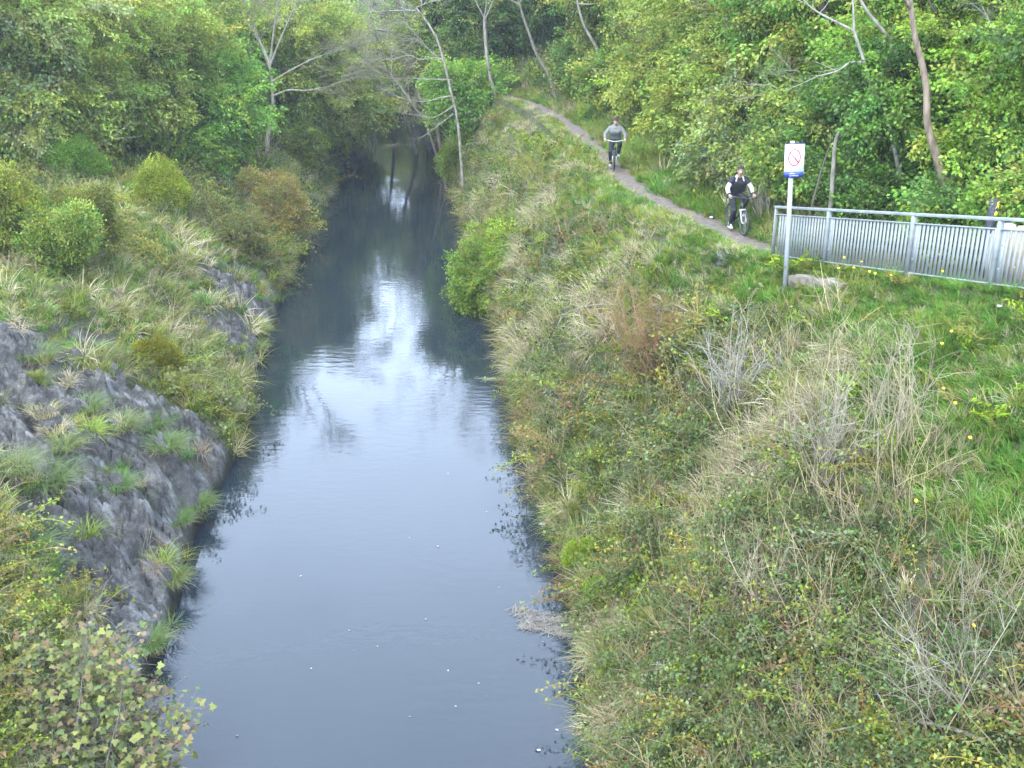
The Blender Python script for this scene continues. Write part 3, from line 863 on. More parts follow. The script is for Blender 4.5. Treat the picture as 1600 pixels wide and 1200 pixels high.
# left bank ------------------------------------------------------------
p, e, rk = sample(-1, .12, 9, 8, 60, 64)
n1 = fbm(p[:, 0] * .8, p[:, 1] * .8, 3)
lu = zone(p, LUSH)
keep = rng.random(len(p)) < np.clip(1 - 1.8 * rk, 0.0, 1) * np.clip(.55 + .6 * (n1 - .4) + .5 * lu, .1, 1)
q = p[keep]
tag(scatter('ledge_grass', 'tuft_lush', q, rots(len(q)), dscale(q, .6, 1.1), mixc(q, dict(mid=1.1, olive=.9, lush=.35 + .8 * lu[keep], straw=.4))), 'green grass growing on the top and ledges of the rocky left bank', 'grass')
keep = rng.random(len(p)) < np.clip(1 - 1.6 * rk, .015, 1) * np.clip(.34 + .8 * (.5 - n1), .06, 1)
q = p[keep]
tag(scatter('withered_grass', 'tuft_dry', q, rots(len(q), .4), dscale(q, .6, 1.05), mixc(q, dict(straw=.8, pink=.6, olive=1.2, mid=.5))), 'withered pale grass on the ledges of the rocky left bank', 'dry grass')
p, e, rk = sample(-1, .3, 6, 8, 40, 7)
keep = (rk > .25) & (rng.random(len(p)) < .62 * sstep(.40, .58, fbm(p[:, 0] * 1.3 + 5, p[:, 1] * 1.3, 3)))
q = p[keep]
tag(scatter('rock_ledge_tufts', 'tuft_long', q, rots(len(q), .3), dscale(q, .40, .95), mixc(q, dict(mid=1.0, olive=1.0, lush=.5, straw=.5))), 'small tufts of grass and brown thatch rooted in cracks of the rock', 'grass')
SCRUB = patches([(60, 340, 1.8), (140, 350, 1.4), (30, 400, 1.2), (310, 610, .8), (330, 655, .8), (420, 400, 1.1), (440, 450, .8), (350, 345, 1.0), (300, 310, 1.3), (60, 900, .9), (30, 980, .8), (40, 850, .5), (60, 1060, 1.2), (10, 1120, 1.5)])
p, e, rk = sample(-1, .1, 13, 7, 60, 30)
sc_ = zone(p, SCRUB)
n2 = fbm(p[:, 0] * .7 + 3, p[:, 1] * .7, 3)
keep = rng.random(len(p)) < np.clip(.03 + .8 * sc_ + .5 * (n2 - .54) + .12 * sstep(6.5, 8.5, e), 0, 1) * np.clip(1 - 1.4 * rk, 0, 1)
q = p[keep]
w = dict(olive=1.0, mid=.8, grey=.6, bram=.35, brown=.12, lime=.08)
tag(scatter('scrub_undergrowth', 'bramble', q, rots(len(q), .3), dscale(q, .6, 1.1), mixc(q, w)), 'low olive green scrub and brambles covering the top of the left bank', 'scrub')
keep = rng.random(len(p)) < np.clip(.04 + .5 * sc_ + .5 * (n2 - .55) + .15 * sstep(5.5, 7.5, e), 0, 1) * np.clip(1 - 1.4 * rk, 0, 1)
q = p[keep]
tag(scatter('low_herbs', 'clump', q, rots(len(q), .4), dscale(q, .5, .95), mixc(q, dict(mid=1.0, olive=.9, bram=.25, lime=.15))), 'leafy low plants growing on the top of the left bank', 'weeds')
keep = rng.random(len(p)) < .05 * np.clip(1 - rk, .3, 1)
q = p[keep]
cb = np.array((.33, .285, .22)) * (1 + .25 * rng.normal(size=(len(q), 1)))
tag(scatter('dry_stems', 'stalk', q, rots(len(q), .5), dscale(q, .5, .95, 14, .3), cb), 'pale dry stems scattered over the rocky left bank', 'dead stems')

# dark floor of the woods -------------------------------------------------
p, e, _ = sample(1, 3, 26, 9, 80, 12, 22, .8)
k = (p[:, 0] > xpath(p[:, 1]) + 1.5 + 1.0 * fbm(p[:, 1] * .5, p[:, 1] * 0, 2)) | (p[:, 1] > 62)
ebrown = np.exp(-((p[:, 0] - .8) ** 2 / 7 + (p[:, 1] - 60.5) ** 2 / 18))
k &= rng.random(len(p)) > ebrown * 1.1
p = p[k]
p[:, 2] += rng.uniform(0, .25, len(p))
tag(scatter('hillside_undergrowth', 'clump', p, rots(len(p), .5), dscale(p, 1.0, 1.9, 20, .5), mixc(p, dict(bram=.7, mid=.8, olive=.6, grey=.35, lush=.4))), 'mixed ivy and bramble undergrowth covering the wooded hillside beside the towpath', 'undergrowth')
p, e, _ = sample(-1, 6.5, 34, 24, 90, 6, 30, .8)
k = (p[:, 1] > 30) | (e > 10)
p = p[k]
tag(scatter('woodland_undergrowth', 'clump', p, rots(len(p), .5), dscale(p, 1.0, 2.0, 25, .5), mixc(p, dict(bram=1.2, mid=.5, olive=.5, grey=.4))), 'shaded undergrowth beneath the trees of the left wood', 'undergrowth')
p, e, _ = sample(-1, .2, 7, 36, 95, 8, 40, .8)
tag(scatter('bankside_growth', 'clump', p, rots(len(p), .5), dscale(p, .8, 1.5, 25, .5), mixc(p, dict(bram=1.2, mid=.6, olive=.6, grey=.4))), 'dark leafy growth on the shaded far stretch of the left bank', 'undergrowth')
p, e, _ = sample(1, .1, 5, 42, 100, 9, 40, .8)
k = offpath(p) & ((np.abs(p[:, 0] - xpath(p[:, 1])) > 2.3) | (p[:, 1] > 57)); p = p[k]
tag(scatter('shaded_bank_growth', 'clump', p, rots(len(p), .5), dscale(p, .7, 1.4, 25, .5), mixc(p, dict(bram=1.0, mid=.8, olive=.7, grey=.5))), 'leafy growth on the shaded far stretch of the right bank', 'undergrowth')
# ------------------------------------------------------------------ trees and shrubs
def P3(*a): return np.array(a, float)
def limb_tubes(mb, p0, d0, L, r0, depth, r, tips, jit=.16, grav=.03, sides=6, split=(2, 3), ang=.75, shrink=.62):
    n = max(4, int(L / .45)) if depth > 0 else 4
    n = min(n, 10)
    pts, d = wander(p0, d0, L, n, r, jit, grav)
    mb.tube(pts, np.linspace(r0, r0 * (.45 if depth else .3), n + 1), sides, False)
    if depth == 0:
        tips.append((pts[-1], d)); return
    k = r.integers(split[0], split[1] + 1)
    for i in range(k):
        t = .35 + .6 * (i + r.random()) / k
        j = min(n - 1, int(t * n))
        dd = (pts[j + 1] - pts[j]); dd /= np.linalg.norm(dd)
        s = r.normal(size=3); s -= dd * s.dot(dd); s /= np.linalg.norm(s)
        limb_tubes(mb, pts[j], dd * math.cos(ang) + s * math.sin(ang), L * shrink * (.7 + .5 * r.random()), r0 * (1 - .5 * t) * .6, depth - 1, r, tips, jit, grav, max(3, sides - 1), split, ang, shrink)
    limb_tubes(mb, pts[-1], d, L * shrink * .8, r0 * .45, depth - 1, r, tips, jit, grav, max(3, sides - 1), split, ang, shrink)

def crown_points(ells, n, r, low=.0, gap=.46, shell=.55):
    """points and outward directions through lumpy ellipsoids, with gaps"""
    area = np.array([(e[3] * e[4] + e[3] * e[5] + e[4] * e[5]) for e in ells])
    k = r.multinomial(int(n * 1.9), area / area.sum())
    P, Dn = [], []
    for e, m in zip(ells, k):
        d = r.normal(size=(m, 3)); d /= np.linalg.norm(d, axis=1, keepdims=True)
        q = shell + (1.06 - shell) * r.random((m, 1)) ** .6
        lump = .72 + .55 * vnoise(d[:, 0] * 2.4 + e[0] * 3, d[:, 1] * 2.4 + e[1] * 3, d[:, 2] * 2.4 + e[2])
        c = np.array(e[:3]) + d * np.array(e[3:6]) * q * lump[:, None]
        P.append(c); Dn.append(d)
    P, Dn = np.concatenate(P), np.concatenate(Dn)
    g = fbm(P[:, 0] * 1.1 + 31, P[:, 1] * 1.1, 2, P[:, 2] * 1.1)
    keep = (g > np.quantile(g, gap * .55)) & (P[:, 2] > low)
    P, Dn = P[keep], Dn[keep]
    return P[:n], Dn[:n]
def spray_rot(dn, r, droop=.35):
    d = dn + r.normal(size=dn.shape) * .35
    d[:, 2] = d[:, 2] * .7 - droop * .5
    d /= np.linalg.norm(d, axis=1, keepdims=True)
    yaw = np.arctan2(d[:, 1], d[:, 0]); pit = -np.arcsin(np.clip(d[:, 2], -1, 1))
    return np.stack([r.normal(size=len(d)) * .5, pit, yaw], 1)
def leaf_cols(P, col, r, var=.24, hue=.10, freq=.8, second=None, mixp=.0):
    n = len(P)
    b = .70 + .62 * fbm(P[:, 0] * freq + 7, P[:, 1] * freq, 2, P[:, 2] * freq)
    c = np.tile(np.asarray(col, float), (n, 1))
    if second is not None:
        m = r.random(n) < mixp
        c[m] = np.asarray(second, float)
    return c * (b * (1 + var * r.normal(size=n)).clip(.35, 2))[:, None] * (1 + hue * r.normal(size=(n, 3)) * np.array([1, .4, .8]))

def tree(name, label, cat, base, ells, col, n, group=None, kind='spray', scale=1.35, trunk=None, tr=.14, bark='bark_dark', limbs=6, seed=None, droop=.35, second=None, mixp=0, low=.05, gap=.46, crown_name='crown', shell=.55, freq=.8, trunk_name='trunk'):
    r = np.random.default_rng(seed if seed is not None else abs(hash((round(base[0], 2), round(base[1], 2)))) % 99991)
    root = tag(empty(name, base), label, cat, group)
    mb = MB()
    top = max(e[2] + e[5] * .5 for e in ells)
    if trunk is None:
        pts, _ = wander((0, 0, -.3), (r.normal() * .12, r.normal() * .12, 1), top, 8, r, .09)
    else:
        pts = np.asarray(trunk, float) - np.asarray(base, float)
    mb.tube(pts, np.linspace(tr, tr * .35, len(pts)), 8, False)
    for i in range(limbs):
        e = ells[r.integers(len(ells))]
        tgt = np.array(e[:3]) + r.normal(size=3) * np.array(e[3:6]) * .45
        j = r.integers(len(pts) // 3, len(pts))
        a = pts[j]; d = tgt - a; L = np.linalg.norm(d) + .01
        w_, _ = wander(a, d + np.array([0, 0, .25 * L]), L, 6, r, .14)
        mb.tube(w_, np.linspace(tr * .42, tr * .10, 7), 5, False)
    mb.build(trunk_name, M[bark], root, smooth=True)
    P, Dn = crown_points(ells, n, r, low, gap, shell)
    s = scale * (.75 + .5 * r.random(len(P)))
    if kind in ('spray', 'bare_fan'): rot = spray_rot(Dn, r, droop); P = P - Dn * (.30 * scale)
    else: rot = np.stack([r.normal(size=len(P)) * .6, r.normal(size=len(P)) * .6, r.random(len(P)) * 6.28], 1)
    cols = leaf_cols(P, col, r, second=second, mixp=mixp, freq=freq)
    scatter(crown_name, kind, P, rot, s, cols, root, r)
    return root

def blob(h, w, r, skirt=True, lobes=5, lean=(0, 0)):
    """crown of one fuller mass with lobes, from near the ground up"""
    E_ = [(lean[0] * .6, lean[1] * .6, h * .58, w, w, h * .40)]
    for i in range(lobes):
        a = r.random() * 6.283; q = w * (.55 + .35 * r.random())
        zz = h * (.25 + .6 * r.random())
        E_.append((math.cos(a) * q + lean[0] * zz / h, math.sin(a) * q + lean[1] * zz / h, zz, w * .5, w * .5, h * .17))
    if skirt: E_.append((0, 0, h * .20, w * .8, w * .8, h * .22))
    return E_
G_OL = (.305, .380, .105); G_YO = (.365, .445, .112); G_BR = (.200, .370, .085); G_DK = (.105, .165, .065); G_FR = (.295, .450, .085); G_IVY = (.130, .230, .075); G_GREY = (.295, .350, .200)
tr_ = np.random.default_rng(55)

# --- left wood: (pixel the tree's middle foot stands near, distance along the canal, height, half width, colour, sprays, label)
left = [
    (30, 37.0, 7.0, 2.9, G_OL, G_GREY, 900, 'wide olive leaved tree with rounded top at the near edge of the left wood'),
    (140, 39.0, 8.0, 2.7, G_YO, G_OL, 900, 'tall yellowish domed tree behind the fallen pale branch'),
    (240, 42.0, 6.5, 2.2, G_OL, G_YO, 800, 'loose olive tree behind the cone shaped yellow green bush'),
    (330, 43.5, 4.6, 1.9, G_BR, G_FR, 800, 'bright green tree drooping over the dark opening beside the small path'),
    (90, 45.0, 12.0, 3.2, G_OL, G_YO, 700, None), (205, 48.0, 9.5, 3.0, G_YO, G_GREY, 700, None), (305, 51.0, 7.2, 2.6, G_OL, G_FR, 700, None), (375, 56.0, 6.2, 2.3, G_YO, G_OL, 700, None),
    (455, 58.0, 7.2, 2.3, G_OL, G_YO, 900, 'olive tree with leafy boughs right behind the pale bare tree'),
    (505, 64.0, 8.4, 2.5, G_YO, G_OL, 900, 'yellow olive tree leaning out over the narrowing canal'),
    (558, 80.0, 8.4, 2.9, G_YO, G_FR, 1200, 'full yellow green tree hanging above the far stretch of the canal'),
    (535, 74.0, 8.5, 2.4, G_OL, G_YO, 700, None), (20, 52.0, 13.0, 3.4, G_OL, G_GREY, 500, None), (150, 54.0, 12.0, 3.4, G_GREY, G_OL, 500, None), (270, 56.0, 10.0, 3.4, G_OL, G_YO, 500, None),
    (370, 63.0, 9.5, 3.2, G_GREY, G_OL, 500, None), (440, 70.0, 10.0, 3.2, G_OL, G_YO, 500, None), (60, 62.0, 16.0, 4.0, G_OL, G_GREY, 400, None), (200, 68.0, 15.0, 4.0, G_GREY, G_OL, 400, None), (310, 78.0, 14.0, 4.0, G_GREY, G_OL, 400, None), (460, 90.0, 13.0, 4.0, G_OL, G_GREY, 400, None),
    (-90, 34.0, 10, 3.0, G_OL, G_GREY, 400, None), (-120, 44.0, 13, 3.4, G_OL, G_YO, 300, None),
]
for (px, Y, h, w, c1, c2, n, lb) in left:
    d = ray(px, 150)
    x = d[0] * Y / d[1]
    x = min(x, float(wl(Y)) - .6)
    z = ground(x, Y)
    r = np.random.default_rng(int(px * 7 + Y * 13) % 9973)
    lean = (1.0, -.3) if px in (505, 562) else (0, 0)
    tree('woodland_tree', lb or 'olive green tree crowded among others deep in the left wood', 'tree', (x, Y, z), blob(h, w, r, True, 7, lean), c1, n, 'trees of the left wood' if lb is None else None, scale=1.25 * (Y / 34) ** .5, second=c2, mixp=.35, seed=int(px + Y * 31) % 7919, tr=.16, gap=.6)

# --- right hillside wood
right = [
    (1240, 20.5, 3.6, 1.5, G_IVY, G_BR, 800, 'ivy covered thicket on the hillside behind the white sign'),
    (1370, 19.8, 4.2, 1.6, G_FR, G_YO, 800, 'yellow green ivy clad tree between the forked trunk and the curved brown trunk'),
    (1520, 18.5, 4.6, 1.7, G_FR, G_IVY, 900, 'glossy yellow green leaved tree above the railing beside the curved brown trunk'),
    (1120, 26.0, 4.2, 1.9, G_OL, G_GREY, 800, 'dusty olive thicket on the slope above the nearer cyclist'),
    (1035, 32.0, 4.6, 2.1, G_OL, G_YO, 800, 'rounded light olive bush on the slope above the farther cyclist'),
    (1180, 24.5, 5.0, 1.7, G_BR, G_OL, 800, 'mid green tree beside the thicket, between sign and nearer cyclist'),
    (1290, 23.0, 6.5, 2.1, G_BR, G_YO, 800, None), (1430, 22.5, 7.0, 2.2, G_YO, G_BR, 800, None), (1580, 21.0, 7.0, 2.2, G_FR, G_BR, 800, None),
    (1180, 29.0, 8.0, 2.5, G_OL, G_BR, 700, None), (1080, 34.0, 8.5, 2.5, G_YO, G_OL, 700, None), (1340, 27.0, 9.0, 2.6, G_BR, G_IVY, 600, None), (1500, 26.0, 9.0, 2.6, G_OL, G_BR, 600, None),
    (985, 40.0, 7.0, 2.4, G_YO, G_OL, 800, 'yellow olive tree on the hillside where the path bends away'),
    (930, 46.5, 6.5, 2.0, G_OL, G_IVY, 700, 'ivy hung tree beside the leaning mossy trunk at the path bend'),
    (900, 50.0, 9.0, 2.4, G_YO, G_OL, 700, None), (1010, 45.0, 10.0, 2.8, G_OL, G_YO, 600, None), (1120, 40.0, 11.0, 3.0, G_OL, G_YO, 500, None), (1250, 36.0, 11.0, 3.0, G_BR, G_OL, 500, None), (1400, 33.0, 11.0, 3.0, G_OL, G_BR, 500, None), (1560, 31.0, 11.0, 3.0, G_OL, G_BR, 400, None),
    (845, 62.5, 7.0, 2.1, G_DK, G_IVY, 800, 'dark evergreen tree closing the view behind the path bend'),
    (800, 66.5, 9.0, 2.4, G_IVY, G_DK, 700, 'deep green ivy covered tree behind the white barked tree'),
    (880, 64.0, 12.0, 3.0, G_IVY, G_OL, 500, None), (950, 58.0, 12.0, 3.0, G_OL, G_YO, 500, None), (1060, 54.0, 13.0, 3.2, G_OL, G_GREY, 400, None), (1200, 48.0, 13.0, 3.2, G_OL, G_BR, 400, None),
    (1690, 19.0, 6.5, 2.2, G_FR, G_BR, 500, None), (1680, 27.0, 9.0, 2.6, G_OL, G_BR, 300, None),
]
bushes = [
    (1075, 30.0, 2.0, 1.0, G_OL, G_YO, 300, 'low olive bush above the grass verge behind the farther cyclist'), (1000, 36.0, 2.4, 1.2, G_YO, G_OL, 320, 'yellowish low bush at the top of the green verge past the farther cyclist'),
    (1105, 25.5, 1.8, .9, G_GREY, G_OL, 280, 'grey green low bush on the slope between the two cyclists'), (1150, 22.5, 1.6, .85, G_OL, G_BR, 280, 'small green bush on the slope directly behind the nearer cyclist'),
    (1215, 19.8, 1.5, .8, G_IVY, G_BR, 280, 'dark leafy bush behind the sign pole and the railing end'), (1300, 18.0, 1.3, .75, G_BR, G_IVY, 260, 'low green bush behind the first wide railing panel'), (1390, 17.4, 1.2, .7, G_IVY, G_FR, 260, 'dark ivy bush at the foot of the curved brown trunk'),
    (1490, 16.2, 1.4, .8, G_BR, G_FR, 260, 'green bush just left of the black marker post'), (1610, 15.8, 1.7, .8, G_BR, G_YO, 260, 'green bush behind the tan boulder'),
    (955, 42.0, 2.2, 1.1, G_OL, G_BR, 300, 'olive bush by the straight path section far up the hillside'), (920, 48.0, 2.4, 1.1, G_IVY, G_OL, 300, 'dark bush at the top of the verge near the path bend'), (1260, 22.0, 2.6, 1.1, G_IVY, G_OL, 340, 'dark thicket just right of the sign board'), (1170, 27.0, 2.8, 1.3, G_OL, G_YO, 340, 'tangled olive bush higher up behind the nearer cyclist'), (1040, 37.0, 3.0, 1.5, G_YO, G_GREY, 340, 'pale olive bush high on the hillside over the farther cyclist'),
]
for (px, Y, h, w, c1, c2, n, lb) in right + bushes:
    d = ray(px, 150)
    x = d[0] * Y / d[1]
    yk = np.linspace(Y - w * 1.1, Y + w * 1.1, 9)
    x = max(x, float((xpath(yk) + np.sqrt(np.maximum(0, (w * 1.15) ** 2 - (yk - Y) ** 2))).max()) + (.55 if Y < 21.5 else 1.0))
    z = ground(x, Y)
    r = np.random.default_rng(int(px * 3 + Y * 17) % 9973)
    tree('hillside_tree' if n > 350 or lb is None else 'hillside_bush', lb or 'leafy green tree crowded among others higher up the right hillside', 'tree' if n > 350 or lb is None else 'shrub', (x, Y, z), blob(h, w, r, True, 7), c1, n, 'trees up the right hillside' if lb is None else None, scale=1.05 * (Y / 26) ** .5, second=c2, mixp=.38, seed=int(px * 2 + Y * 29) % 7919, tr=.12, gap=.6, kind='spray')

# --- the far end and the canal side trees on the right (x measured from the right waterline)
endt = [
    (62.0, 1.2, 6.5, 1.8, G_IVY, G_YO, 800, 'ivy wrapped tree rising behind the leaning pale trunk'),
    (69.0, .3, 8.5, 2.2, G_OL, G_IVY, 700, 'dark green tree at the water where the canal bends'),
    (56.0, .8, 3.6, 1.3, G_BR, G_FR, 600, 'bright leafy sapling at the foot of the leaning pale trunk'),
    (80.0, 0.5, 9.0, 2.6, G_OL, G_IVY, 500, None), (92.0, 1.0, 11.0, 3.4, G_GREY, G_OL, 400, None), (104.0, -2.0, 8.0, 3.8, G_YO, G_OL, 700, None), (108.0, -6.5, 7.5, 3.6, G_OL, G_FR, 700, None), (116.0, -10.0, 8.5, 3.4, G_OL, G_YO, 500, None),
]
for (Y, e, h, w, c1, c2, n, lb) in endt:
    x = float(wr(Y)) + e
    z = max(ground(x, Y), .1)
    r = np.random.default_rng(int(e * 37 + Y * 17) % 9973)
    tree('canalside_tree', lb or 'tree closing off the far bend of the canal', 'tree', (x, Y, z), blob(h, w, r, True, 7), c1, n, 'trees at the far bend' if lb is None else None, scale=1.7, second=c2, mixp=.35, seed=int(Y * 29 + e) % 7919, tr=.15, gap=.55)

# --- bare trees, their trunks drawn through the points where they stand
def bare_tree(name, label, trunk, r0, bark, seed, fans=120, fan_scale=1.0, fcol=(.23, .21, .17), forks=(), depth=2, spread=.55, group=None, L0=2.2, r1=None):
    r = np.random.default_rng(seed)
    base = np.asarray(trunk[0], float)
    if base[2] > ground(base[0], base[1]) + .4:
        lean_ = (np.asarray(trunk[0], float) - np.asarray(trunk[1], float)); lean_ /= abs(lean_[2]) + 1e-6
        hgt_ = base[2] - ground(base[0], base[1]); lean_ = lean_ * min(1, .5 / (np.linalg.norm(lean_[:2]) + 1e-6))
        foot_ = base + np.array([lean_[0], lean_[1], 0]) * hgt_ * .6; foot_[2] = ground(foot_[0], foot_[1])
        trunk = [foot_, (foot_ + base) / 2 + np.array([0, 0, .1])] + list(trunk); base = foot_
    root = tag(empty(name, base), label, 'tree', group)
    mb = MB()
    pts = np.asarray(trunk, float) - base
    pts[0] = pts[0] + P3(0, 0, -.25)
    # smooth the trunk line
    t = np.arange(len(pts)); tt = np.linspace(0, len(pts) - 1, len(pts) * 4)
    sm = np.stack([np.interp(tt, t, pts[:, i]) for i in range(3)], 1)
    for _ in range(3): sm[1:-1] = (sm[:-2] + sm[1:-1] * 2 + sm[2:]) / 4
    mb.tube(sm, np.linspace(r0, r1 or r0 * .5, len(sm)), 8, False)
    mb.build('trunk', M[bark], root, smooth=True)
    tips = []
    for f in forks:                      # explicit limbs
        bm_ = MB()
        fp = np.asarray(f, float) - base
        t = np.arange(len(fp)); tt = np.linspace(0, len(fp) - 1, len(fp) * 4)
        sf = np.stack([np.interp(tt, t, fp[:, i]) for i in range(3)], 1)
        for _ in range(2): sf[1:-1] = (sf[:-2] + sf[1:-1] * 2 + sf[2:]) / 4
        bm_.tube(sf, np.linspace(r0 * .5, r0 * .18, len(sf)), 6, False)
        dd = sf[-1] - sf[-3]
        limb_tubes(bm_, sf[-1], dd, L0 * .6, r0 * .18, 1, r, tips, .14, .03, 4, (2, 3), spread)
        for j in range(len(sf) // 2, len(sf), 2):
            limb_tubes(bm_, sf[j], dd + r.normal(size=3) * .5 * np.linalg.norm(dd), L0 * .5, r0 * .14, 0, r, tips, .14, .03, 4)
        bm_.build('branch', M[bark], root, smooth=True)
    bm_ = MB()
    if depth > 0:
        d = sm[-1] - sm[-4]
        for i in range(4):
            limb_tubes(bm_, sm[-1 - i], d / np.linalg.norm(d) + r.normal(size=3) * spread, L0, r0 * .42, depth, r, tips, .12, .04, 5, (2, 3), spread)
    if bm_.v: bm_.build('branches', M[bark], root, smooth=True)
    if tips and fans:
        idx = r.integers(0, len(tips), fans)
        P = np.array([tips[i][0] for i in idx]) + r.normal(size=(fans, 3)) * .12
        D = np.array([tips[i][1] for i in idx])
        rot = spray_rot(D * 1.4, r, -.1)
        scatter('twigs', 'bare_fan', P, rot, fan_scale * (.6 + .7 * r.random(fans)), np.array(fcol) * (1 + .2 * r.normal(size=(fans, 1))), root, r)
    return root

def line(pix, Y, dy=0.0):
    return [at_y(a, b, Y + dy * i) for i, (a, b) in enumerate(pix)]
# pale ash at the left wood edge
Y = 50.0
b = at_y(413, 243, Y); b[2] = ground(b[0], b[1])
bare_tree('bare_tree', 'pale bare tree with fanned upright branches at the edge of the left wood', [b] + line([(420, 205), (427, 165), (425, 128), (421, 105)], Y), .12, 'bark_pale', 5, 170, .95,
          forks=[line([(421, 105), (408, 70), (392, 30), (380, -20)], Y), line([(421, 105), (425, 70), (430, 30), (440, -30)], Y), line([(421, 105), (436, 66), (452, 30), (470, -15)], Y), line([(425, 128), (450, 112), (480, 96), (505, 86)], Y), line([(427, 150), (450, 140), (480, 142), (515, 135)], Y), line([(421, 100), (412, 75), (398, 55), (372, 10)], Y)], depth=0, L0=1.6, spread=.35)
# white barked tree at the path bend
Y = 54.5
b = at_y(778, 158, Y); b[2] = ground(b[0], b[1])
bare_tree('bare_tree', 'slim white barked tree with forked top beside the end of the path', [b] + line([(768, 130), (762, 100), (758, 60), (757, 28)], Y), .085, 'bark_pale', 6, 70, .9,
          forks=[line([(757, 28), (748, 12), (738, -10), (725, -45)], Y), line([(757, 28), (760, 5), (764, -25)], Y), line([(757, 32), (766, 12), (775, -10), (790, -45)], Y)], depth=0, L0=2.0, spread=.4, r1=.085)
# leaning pale trunk over the canal
Y = 50.0
b = at_y(724, 226, Y); b[2] = max(ground(b[0], b[1]), .1)
bare_tree('bare_tree', 'leaning pale trunk with bare side branches reaching over the canal', [b] + line([(716, 185), (706, 150), (696, 105), (684, 62), (668, 35), (650, 12)], Y), .075, 'bark_pale', 8, 70, .9,
          forks=[line([(705, 125), (690, 124), (665, 124), (640, 122)], Y), line([(708, 150), (690, 152), (664, 160), (636, 156)], Y), line([(692, 92), (676, 90), (655, 94), (640, 85), (615, 92)], Y), line([(710, 165), (690, 178), (676, 185), (654, 181)], Y), line([(694, 98), (670, 78), (655, 60)], Y), line([(708, 178), (690, 192), (672, 205)], Y)], depth=1, L0=1.8, spread=.5)
# slender grey trunk slanting from the right waterside
Y = 58.0
bare_tree('bare_tree', 'thin grey trunk slanting up from the water before the far bend', line([(664, 188), (652, 175), (636, 150), (618, 128), (606, 110)], Y), .07, 'bark_grey', 9, 40, 1.0,
          forks=[line([(636, 150), (628, 138), (610, 118)], Y), line([(652, 175), (672, 178), (690, 166)], Y)], depth=1, L0=2.0, spread=.6, fcol=(.25, .22, .19))
# grey misty twig crowns at the head of the canal
for i, (px, Y, hh, lb) in enumerate([(612, 78, 11.5, 'grey bare crowned tree, the leftmost above the head of the canal'), (648, 72, 12, 'grey brown bare tree between the full yellow tree and the leaning pale trunk'), (690, 66, 12, 'bare twiggy tree behind the leaning pale trunk'), (585, 92, 13, 'faint grey bare tree farthest down the canal'), (730, 70, 13, 'bare grey tree just behind the white barked tree')]):
    d = ray(px, 120); x = d[0] * Y / d[1]; z = max(ground(x, Y), .2)
    r = np.random.default_rng(900 + i)
    tree('bare_tree', lb, 'tree', (x, Y, z), [(0, 0, hh * .62, 2.6, 2.4, hh * .36), (1.2, 0, hh * .4, 1.8, 1.8, hh * .2), (-1.2, 0, hh * .45, 1.8, 1.8, hh * .2)], (.30, .285, .25), 110, kind='bare_fan', scale=1.5, seed=300 + i, bark='bark_grey', tr=.14, droop=-.5, limbs=12, gap=.3, crown_name='twigs', shell=.2)
# trunks on the right hillside
Y = 17.8
b = at_y(1474, 282, Y)
bare_tree('hillside_tree', 'thick curved brown trunk rising through ivy above the railing', [b] + line([(1462, 240), (1447, 190), (1449, 140), (1440, 95), (1428, 55), (1420, -20)], Y, .05), .085, 'bark_brown', 11, 30, .6, forks=[], depth=1, L0=1.2)
Y = 19.2
bare_tree('hillside_tree', 'grey forked trunk leaning left above the white sign', line([(1385, 175), (1372, 155), (1358, 125), (1350, 95), (1334, 48)], Y), .052, 'bark_pale', 12, 26, .6,
          forks=[line([(1334, 48), (1310, 36), (1282, 22), (1262, 8), (1240, -20)], Y), line([(1334, 48), (1334, 20), (1330, -25)], Y), line([(1352, 98), (1330, 96), (1308, 112), (1280, 118)], Y)], depth=0, L0=1.0)
Y = 19.6
bare_tree('hillside_tree', 'pale slanting branch of a trunk behind the forked one', line([(1398, 70), (1378, 45), (1352, 15), (1335, -20)], Y), .045, 'bark_pale', 13, 0, depth=0)
Y = 17.9
bare_tree('hillside_tree', 'pale trunk with spreading bare boughs high above the railing end', line([(1551, 100), (1557, 70), (1561, 55), (1563, 40)], Y), .05, 'bark_pale', 14, 40, .5,
          forks=[line([(1561, 55), (1548, 40), (1535, 10)], Y), line([(1563, 52), (1585, 30), (1606, 5)], Y), line([(1562, 55), (1590, 58), (1612, 40)], Y), line([(1560, 60), (1580, 62), (1604, 70)], Y)], depth=0, L0=.8)
Y = 19.3
b = at_y(1302, 262, Y)
bare_tree('hillside_tree', 'short brown trunk in the dark gap just right of the white sign', [b] + line([(1303, 240), (1306, 215), (1312, 205)], Y), .050, 'bark_grey', 15, 0, depth=0)
bare_tree('hillside_tree', 'thin dark trunk in the gap, right beside the white sign', [b - P3(.14, -.2, 0)] + line([(1294, 236), (1300, 212)], Y + .2), .024, 'bark_dark', 16, 0, depth=0)
Y = 44.0
bare_tree('hillside_tree', 'pale crooked trunk with one level branch high above the farther cyclist', line([(935, 80), (925, 62), (912, 40), (904, 12), (898, -20)], Y), .08, 'bark_pale', 17, 40, .9, forks=[line([(904, 6), (920, 7), (945, 4), (975, 8)], Y)], depth=0, L0=1.5)
Y = 51.0
b = at_y(858, 118, Y)
bare_tree('hillside_tree', 'leaning mossy trunk at the bend above the path end', [b] + line([(846, 98), (836, 80), (828, 55), (815, 20), (806, -20)], Y), .10, 'bark_grey', 18, 40, .8, depth=1, L0=2.0)
Y = 36.5
bare_tree('woodland_tree', 'thin pale trunk standing inside the shaded left wood', line([(84, 175), (78, 150), (70, 125), (62, 102), (58, 70)], 38.0), .045, 'bark_pale', 19, 0, depth=0)
